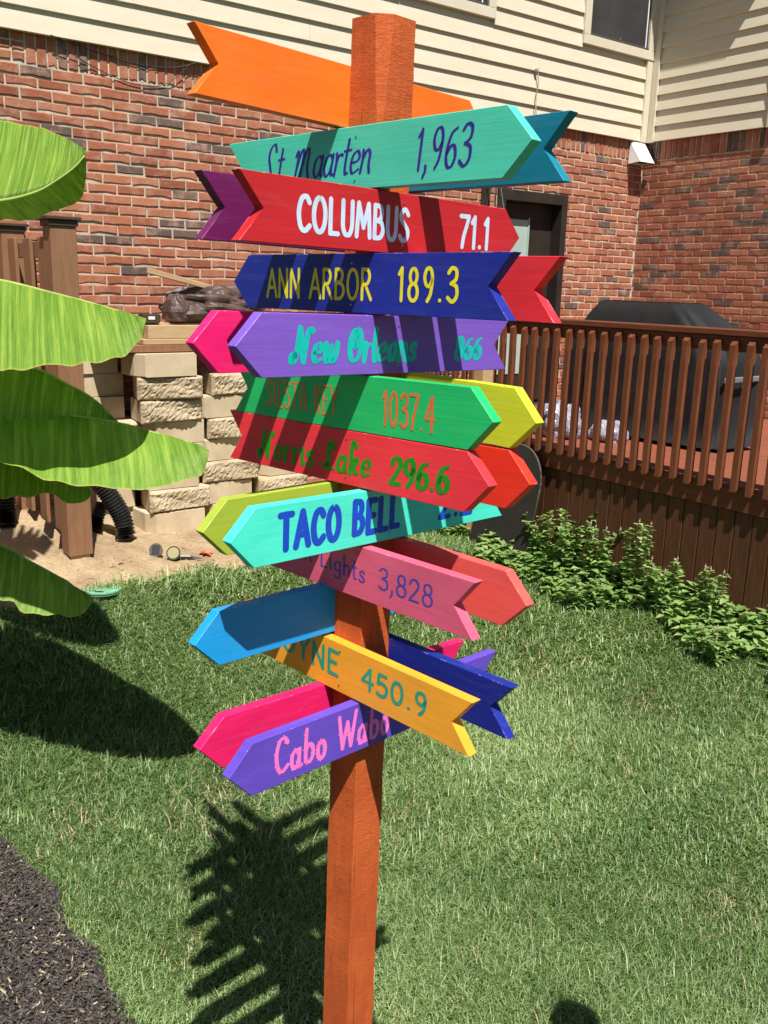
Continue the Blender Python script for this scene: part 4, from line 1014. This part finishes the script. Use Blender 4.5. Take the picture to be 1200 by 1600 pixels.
# L1 top left
leaf([(-190, 300, 2.62), (-90, 316, 2.58), (0, 312, 2.55), (57, 298, 2.54), (90, 279, 2.54), (118, 258, 2.55), (136, 236, 2.56)],
     [(-190, 220, 2.86), (-90, 190, 2.84), (0, 189, 2.80), (60, 199, 2.74), (95, 212, 2.68), (120, 226, 2.62), (136, 235, 2.57)],
     [(-190, 360, 2.72), (-90, 352, 2.72), (0, 345, 2.70), (50, 342, 2.68), (98, 325, 2.66), (130, 305, 2.62), (135, 250, 2.575)], seed=1)
# L2
leaf([(-220, 420, 2.80), (-100, 424, 2.78), (0, 437, 2.74), (80, 456, 2.70), (150, 474, 2.66), (205, 490, 2.62), (228, 500, 2.60)],
     [(-220, 560, 2.52), (-100, 580, 2.48), (0, 576, 2.46), (40, 581, 2.46), (75, 568, 2.47), (133, 571, 2.48), (185, 556, 2.52), (216, 538, 2.56), (226, 510, 2.59)],
     [(-220, 450, 3.02), (-100, 452, 3.00), (0, 466, 2.97), (80, 484, 2.92), (150, 500, 2.85), (200, 510, 2.74), (226, 505, 2.62)], seed=2)
# L3 shaded, behind
leaf([(-220, 575, 2.78), (-100, 565, 2.78), (0, 566, 2.76), (62, 577, 2.75), (107, 600, 2.74), (146, 622, 2.73), (182, 660, 2.72)],
     [(-220, 700, 2.66), (-100, 690, 2.66), (0, 690, 2.66), (60, 690, 2.66), (110, 684, 2.67), (150, 676, 2.69), (182, 662, 2.715)],
     [(-220, 590, 2.98), (-100, 582, 2.98), (0, 583, 2.96), (60, 593, 2.93), (105, 614, 2.88), (145, 634, 2.80), (181, 662, 2.725)], seed=3)
# L4 big front leaf
leaf([(-260, 690, 2.66), (-120, 660, 2.64), (0, 646, 2.62), (85, 646, 2.60), (177, 658, 2.57), (250, 677, 2.54), (310, 695, 2.51), (325, 706, 2.50)],
     [(-260, 760, 2.44), (-120, 720, 2.42), (0, 722, 2.40), (50, 742, 2.39), (100, 753, 2.38), (150, 763, 2.38), (213, 763, 2.39), (273, 757, 2.41), (313, 743, 2.45), (325, 715, 2.49)],
     [(-260, 710, 2.90), (-120, 682, 2.88), (0, 668, 2.86), (85, 668, 2.84), (177, 680, 2.79), (250, 696, 2.71), (305, 706, 2.59), (324, 709, 2.51)], seed=4)
# L5 bright tip under L4
leaf([(-240, 740, 2.76), (-120, 715, 2.74), (0, 700, 2.72), (60, 708, 2.70), (105, 730, 2.68), (135, 755, 2.66), (141, 770, 2.65)],
     [(-240, 810, 2.58), (-120, 790, 2.56), (0, 779, 2.55), (30, 779, 2.55), (76, 769, 2.56), (92, 782, 2.57), (106, 788, 2.58), (136, 781, 2.61), (142, 772, 2.64)],
     [(-240, 760, 2.96), (-120, 735, 2.94), (0, 722, 2.92), (60, 728, 2.88), (105, 746, 2.80), (134, 762, 2.71), (141, 771, 2.655)], seed=5)
# L6 low dark leaf
leaf([(-240, 800, 2.62), (-120, 815, 2.60), (0, 851, 2.58), (45, 875, 2.57), (95, 902, 2.56), (130, 925, 2.55), (144, 937, 2.54)],
     [(-240, 960, 2.50), (-120, 935, 2.48), (0, 938, 2.46), (45, 957, 2.46), (100, 963, 2.47), (130, 958, 2.50), (144, 940, 2.53)],
     [(-240, 815, 2.84), (-120, 832, 2.82), (0, 868, 2.79), (45, 890, 2.75), (95, 914, 2.68), (130, 931, 2.60), (144, 938, 2.545)], seed=6)
# leaves outside the picture, seen only by their shade on the lawn
leaf([(-420, 120, 2.9), (-300, 40, 3.0), (-170, 0, 3.1), (-70, 10, 3.2), (-30, 40, 3.25)],
     [(-420, 220, 2.7), (-300, 160, 2.8), (-170, 120, 2.9), (-70, 100, 3.05), (-30, 45, 3.24)],
     [(-420, 140, 3.2), (-300, 60, 3.3), (-170, 20, 3.4), (-70, 20, 3.4), (-32, 42, 3.28)], seed=7)
v, f = tube_mesh(catmull([Vector((-2.38, 3.3, -.75)), Vector((-2.37, 3.3, .5)), Vector((-2.33, 3.31, 1.0)), Vector((-2.31, 3.32, 1.6)), Vector((-2.28, 3.33, 2.1))], 8), [.10 - .075 * i / 32 for i in range(33)], 16)
obj('trunk', v, f, M_rib, bn, smooth_=True)
for tgt in ((-190, 300, 2.72), (-220, 420, 2.63), (-220, 575, 2.75), (-260, 690, 2.74), (-240, 740, 2.90), (-240, 800, 2.93), (-420, 120, 2.9)):
    e = at_depth(tgt[0], tgt[1], tgt[2] * 1.25); s0 = Vector((-2.33, 3.31, max(.3, min(2.0, e.z - .25)))); mdl = (s0 + e) / 2 + Vector((0, 0, .08))
    v, f = tube_mesh(catmull([s0, mdl, e], 8), [.026 - .012 * i / 16 for i in range(17)], 8); obj('stalk', v, f, M_rib, bn, smooth_=True)

# ================================================================== WEEDS BY THE DECK
def leafquad(P, d, up, L, wd, V, F, T, tone, fold=.25):
    s = d.cross(up).normalized(); k = len(V); n_ = s.cross(d).normalized()
    V += [P, P + d * L * .4 + s * wd + n_ * wd * fold, P + d * L * .45, P + d * L * .4 - s * wd + n_ * wd * fold, P + d * L - n_ * L * .12]
    F += [(k, k + 2, k + 1), (k + 1, k + 2, k + 4), (k, k + 3, k + 2), (k + 2, k + 3, k + 4)]; T += [tone] * 5
def weed(x, y, z0, hgt, nst, label, spread=.5, L0=.05):
    hgt *= .76; spread *= .7
    root = empty('weed', Matrix.Translation((x, y, z0)), label, 'weed', 'weeds along the deck skirt')
    V, F, T = [], [], []; SV, SF = [], []; DV, DF = [], []
    for s in range(nst):
        a = random.uniform(0, 6.28); ln = random.uniform(.05, spread) if s else .08; h = hgt * random.uniform(.7, 1) if s else hgt
        b0 = Vector((x, y, z0)) + Vector((math.cos(a), math.sin(a), 0)) * .03
        P = catmull([b0, b0 + Vector((math.cos(a) * ln * h * .3, math.sin(a) * ln * h * .3, h * .5)), b0 + Vector((math.cos(a) * ln * h, math.sin(a) * ln * h, h))], 9)
        v, f = tube_mesh(P, [.0035 * (1 - .7 * i / len(P)) for i in range(len(P))], 5); k = len(SV); SV += v; SF += [tuple(k + q for q in g_) for g_ in f]
        for i in range(3, len(P)):
            for r in range(2):
                b = random.uniform(0, 6.28); d = Vector((math.cos(b), math.sin(b), random.uniform(-.1, .55))).normalized(); z = Vector((0, 0, 1))
                leafquad(P[i] + Vector((0, 0, random.uniform(-.01, .01))), d, z, L0 * 1.25 * random.uniform(.7, 1.35) * (1.2 - .55 * i / len(P)), .014 * random.uniform(.8, 1.4), V, F, T, random.random())
        if random.random() < .6:
            v, f = tube_mesh([P[-1], P[-1] + Vector((.004, .002, .018)), P[-1] + Vector((.006, .004, .036))], [.004, .0055, .002], 5); k = len(DV); DV += v; DF += [tuple(k + q for q in g_) for g_ in f]
    o = obj('leaves', V, F, M_weed, root); t = o.data.attributes.new('tone', 'FLOAT', 'POINT'); t.data.foreach_set('value', T)
    obj('stems', SV, SF, M_stem, root)['kind'] = 'stuff'; o['kind'] = 'stuff'
    if DV: obj('seed_heads', DV, DF, M_seed, root)['kind'] = 'stuff'
for (px, h, ns, lab, spd) in [((900, 800), .58, 10, 'bushy weed with pinkish seed heads right of the leaning panel', .6), ((1008, 872), .66, 7, 'tall leafy weed standing against the middle of the deck skirt', .2),
        ((945, 828), .50, 8, 'broad-leaved weed clump left of the tall weed', .5), ((1128, 962), .46, 7, 'spindly weed near the right edge of the skirt planks', .45),
        ((1186, 1000), .26, 8, 'low broad-leaved weed at the right edge of the picture', .8), ((1062, 915), .42, 7, 'thin drooping weed right of the tall weed', .6),
        ((862, 785), .46, 8, 'leafy weed at the foot of the leaning panel', .5), ((965, 925), .22, 10, 'low spreading weed in front of the tall weed', 1.0)]:
    q = on_plane((px[0], 905 + (px[0] - 960) * .333), H(DU, 0, 0), dL); vv = uv_of(q.x, q.y)[1]; P = H(DU - (.10 if h > .3 else .34) - random.uniform(0, .06), vv, 0)
    weed(P.x, P.y, ground_z(P.x, P.y), h, ns, lab, spd)
V, F, T = [], [], []
CL = [(random.uniform(.5, 4.7), random.random() ** 1.3, random.uniform(.05, .14), random.random()) for _ in range(150)]
for _ in range(3300):
    cv, cr, ch, ct = random.choice(CL); v = cv + random.gauss(0, .07); e = .30 + .09 * math.sin(v * 3.1 + 1) + .08 * math.sin(v * 7.7) + .05 * smooth(2.6, 1.2, v); u = DU - .03 - e * min(1.05, max(0, cr + random.gauss(0, .10)))
    P = H(u, v, 0); P.z = ground_z(P.x, P.y) + random.random() ** .8 * (ch * 1.3 * (1 - .6 * (DU - u) / (e + .1)) + .02)
    a = random.uniform(0, 6.28); d = Vector((math.cos(a), math.sin(a), random.uniform(-.15, .5))).normalized()
    leafquad(P, d, Vector((0, 0, 1)), random.uniform(.04, .10), random.uniform(.016, .034), V, F, T, min(1, max(0, ct * .6 + random.random() * .5)))
o = obj('ground_cover', V, F, M_weed); t = o.data.attributes.new('tone', 'FLOAT', 'POINT'); t.data.foreach_set('value', T)
tag(o, 'low leafy ground cover growing along the deck skirt', 'ground cover', kind='stuff')

# ================================================================== MULCH CHIPS
N = 38000
yy = rng.uniform(1.2, 4.2, N); mx = np.array([mulch_x(y) for y in yy]); xx = mx - np.abs(rng.normal(0, .55, N)) + .02
L = rng.uniform(.003, .016, N); Wd = rng.uniform(.001, .0035, N); yaw = rng.uniform(0, 6.28, N); pit = rng.normal(0, .35, N)
d = np.stack([np.cos(yaw) * np.cos(pit), np.sin(yaw) * np.cos(pit), np.sin(pit)], 1); s = np.stack([-np.sin(yaw), np.cos(yaw), rng.normal(0, .4, N)], 1)
c = np.stack([xx, yy, rng.uniform(.010, .030, N) + np.array([ground_z(a, b) for a, b in zip(xx, yy)])], 1); q = []
for a, b in ((-1, -1), (1, -.6), (1.1, .7), (-.9, 1)): q.append(c + d * (L * a)[:, None] + s * (Wd * b)[:, None])
up_ = np.array([0, 0, .004]); q += [p + up_ for p in q[:4]]
Vn = np.stack(q, 1).reshape(-1, 3); b = (np.arange(N) * 8)[:, None]
Fn = np.concatenate([b + np.array([[4, 5, 6, 7]]), b + np.array([[0, 1, 5, 4]]), b + np.array([[1, 2, 6, 5]]), b + np.array([[2, 3, 7, 6]]), b + np.array([[3, 0, 4, 7]])])
tag(big_mesh('mulch_chips', Vn, Fn, M_mulch, np.repeat(rng.uniform(0, 1, N) ** 1.1 * np.where(rng.random(N) < .55, .94, 1), 8)), 'dark shredded bark mulch in the bed at the lower left', 'mulch', kind='stuff')

# ================================================================== GRASS
BARE = [(*on_ground(p)[:2], r) for p, r in (((845, 1045), .16), ((1000, 1100), .14), ((640, 1270), .10), ((330, 1265), .18), ((120, 1290), .12), ((1130, 1420), .12), ((300, 1480), .08))]
def grass(n, box, hmin, hmax, wmin, wmax):
    x = rng.uniform(box[0], box[1], n); y = rng.uniform(box[2], box[3], n)
    lim = np.abs(x) < .62 * y + 1.1
    u = (x - C0.x) * dL.x + (y - C0.y) * dL.y; v = (x - C0.x) * dR.x + (y - C0.y) * dR.y
    sg_ = np.interp(u, np.linspace(-9, 3, 240), [sand_v(q) for q in np.linspace(-9, 3, 240)]); sg_ = np.where(u > -3, .05, sg_)
    ok = lim & (v > sg_ + rng.normal(0, .035, n)) & (u < DU - .02 - .25 * rng.random(n) * (rng.random(n) < .6))
    mxx = np.interp(y, np.linspace(0, 6, 200), [mulch_x(q) for q in np.linspace(0, 6, 200)]); ok &= x > mxx + rng.normal(0, .025, n)
    x, y, u, v = x[ok], y[ok], u[ok], v[ok]; n = len(x)
    gz = np.array([ground_z(a, b) for a, b in zip(x, y)])
    # clumps: combed directions and height from smooth waves
    ph = 2.1 * np.sin(x * 2.3 + 1.3 * y) + 1.6 * np.sin(y * 3.7 - x * 1.1) + 1.2 * np.sin(x * 7.1 + y * 5.3); yaw = ph * .4 + rng.normal(0, 1.9, n)
    pat = .5 + .25 * np.sin(x * 3.1 + np.sin(y * 2.2) * 1.5) + .25 * np.sin(y * 4.3 + x * 1.7)
    h = rng.uniform(hmin, hmax, n) * (.7 + .6 * pat) * np.where(rng.random(n) < .08, 1.5, 1); lean = np.clip(rng.normal(.92, .40, n), .05, 1.52); wd = rng.uniform(wmin, wmax, n) / 2
    dirx, diry = np.cos(yaw), np.sin(yaw); sx, sy = -diry, dirx
    c, s = np.cos(lean), np.sin(lean); c2, s2 = np.cos(lean + .45), np.sin(lean + .45)
    b0 = np.stack([x, y, gz - .003], 1); side = np.stack([sx, sy, np.zeros(n)], 1) * wd[:, None]
    m = b0 + np.stack([dirx * s * h * .55, diry * s * h * .55, c * h * .55], 1); t = m + np.stack([dirx * s2 * h * .45, diry * s2 * h * .45, c2 * h * .45], 1)
    V = np.stack([b0 - side, b0 + side, m - side * .8, m + side * .8, t], 1).reshape(-1, 3)
    k = (np.arange(n) * 5)[:, None]; F = np.concatenate([k + np.array([[0, 1, 3]]), k + np.array([[0, 3, 2]]), k + np.array([[2, 3, 4]])])
    big = np.sin(x * 1.3 + 1.1 * np.sin(y * 1.7)) * np.sin(y * 1.9 - .7 * x) + .6 * np.sin(x * 5.3 + 2 * np.sin(y * 4.1)) * np.sin(y * 6.1 + x); tone = np.clip(rng.normal(.46, .24, n) + (pat - .5) * .12 + big * .15, 0, .89)
    spot = np.zeros(n)
    for (cx, cy, r_) in BARE: spot = np.maximum(spot, np.exp(-((x - cx) ** 2 + ((y - cy) * .8) ** 2) / r_ ** 2))
    dry = rng.random(n) < .03 + .04 * (np.sin(x * 2.9 + 4 * y) * np.sin(y * 2.1 - x) > .72) + .22 * spot; tone -= .22 * spot; tone[dry] = rng.uniform(.93, 1, dry.sum())
    return V, F, np.repeat(tone, 5)
parts = [grass(300000, (-2.4, 2.8, 1.55, 3.4), .026, .066, .0022, .0044), grass(260000, (-3.0, 3.2, 3.4, 5.0), .035, .080, .0036, .0065), grass(190000, (-3.5, 3.4, 5.0, 8.6), .035, .075, .0050, .0085)]
off = 0; VV, FF, TT = [], [], []
for (V, F, T) in parts: VV.append(V); FF.append(F + off); TT.append(T); off += len(V)
tag(big_mesh('lawn_grass', np.concatenate(VV), np.concatenate(FF), M_grass, np.concatenate(TT)), 'mown green lawn grass around the signpost', 'grass', kind='stuff')

# ================================================================== ADDED SHADOW CASTER JUST OUTSIDE THE FRAME
hk = empty('added_shadow_basket', Matrix.Translation((1.25, 1.05, -.6)), 'invented round basket on a hook, added out of view to cast a round shadow', 'basket')  # made-up object, added unseen to throw the round shadow on the lawn
bc = on_ground((895, 1597)) - SUN * (2.05 / .8612)
v, f = tube_mesh(catmull([Vector((1.25, 1.05, -.8)), Vector((1.25, 1.05, 1.0)), Vector((1.25, 1.05, bc.z + .2)), Vector((1.18, 1.08, bc.z + .33)), bc.lerp(Vector((1.16, 1.09, bc.z)), .4) + Vector((0, 0, .34)), bc + Vector((0, 0, .24))], 8), .006, 8); obj('hook', v, f, M_black, hk)
for k in range(3):
    a = k * 2.094; v, f = tube_mesh([bc + Vector((.08 * math.cos(a), .08 * math.sin(a), 0)), bc + Vector((0, 0, .24))], .0012, 5); obj('chain', v, f, M_black, hk)
rings = [bc + Vector((0, 0, -.085 * math.sin(t))) for t in np.linspace(0, 1.5, 8)]; v, f = tube_mesh(rings, [.086 * math.cos(t) for t in np.linspace(0, 1.5, 8)], 18); obj('liner', v, f, M_tarp, hk)
V, F, T = [], [], []
for _ in range(500):
    d = Vector((random.gauss(0, 1), random.gauss(0, 1), abs(random.gauss(0, 1)))).normalized(); leafquad(bc + d * random.uniform(.03, .062), d, Vector((.2, .1, 1)), .03, .011, V, F, T, random.random())
o = obj('foliage', V, F, M_weed, hk); t = o.data.attributes.new('tone', 'FLOAT', 'POINT'); t.data.foreach_set('value', T)
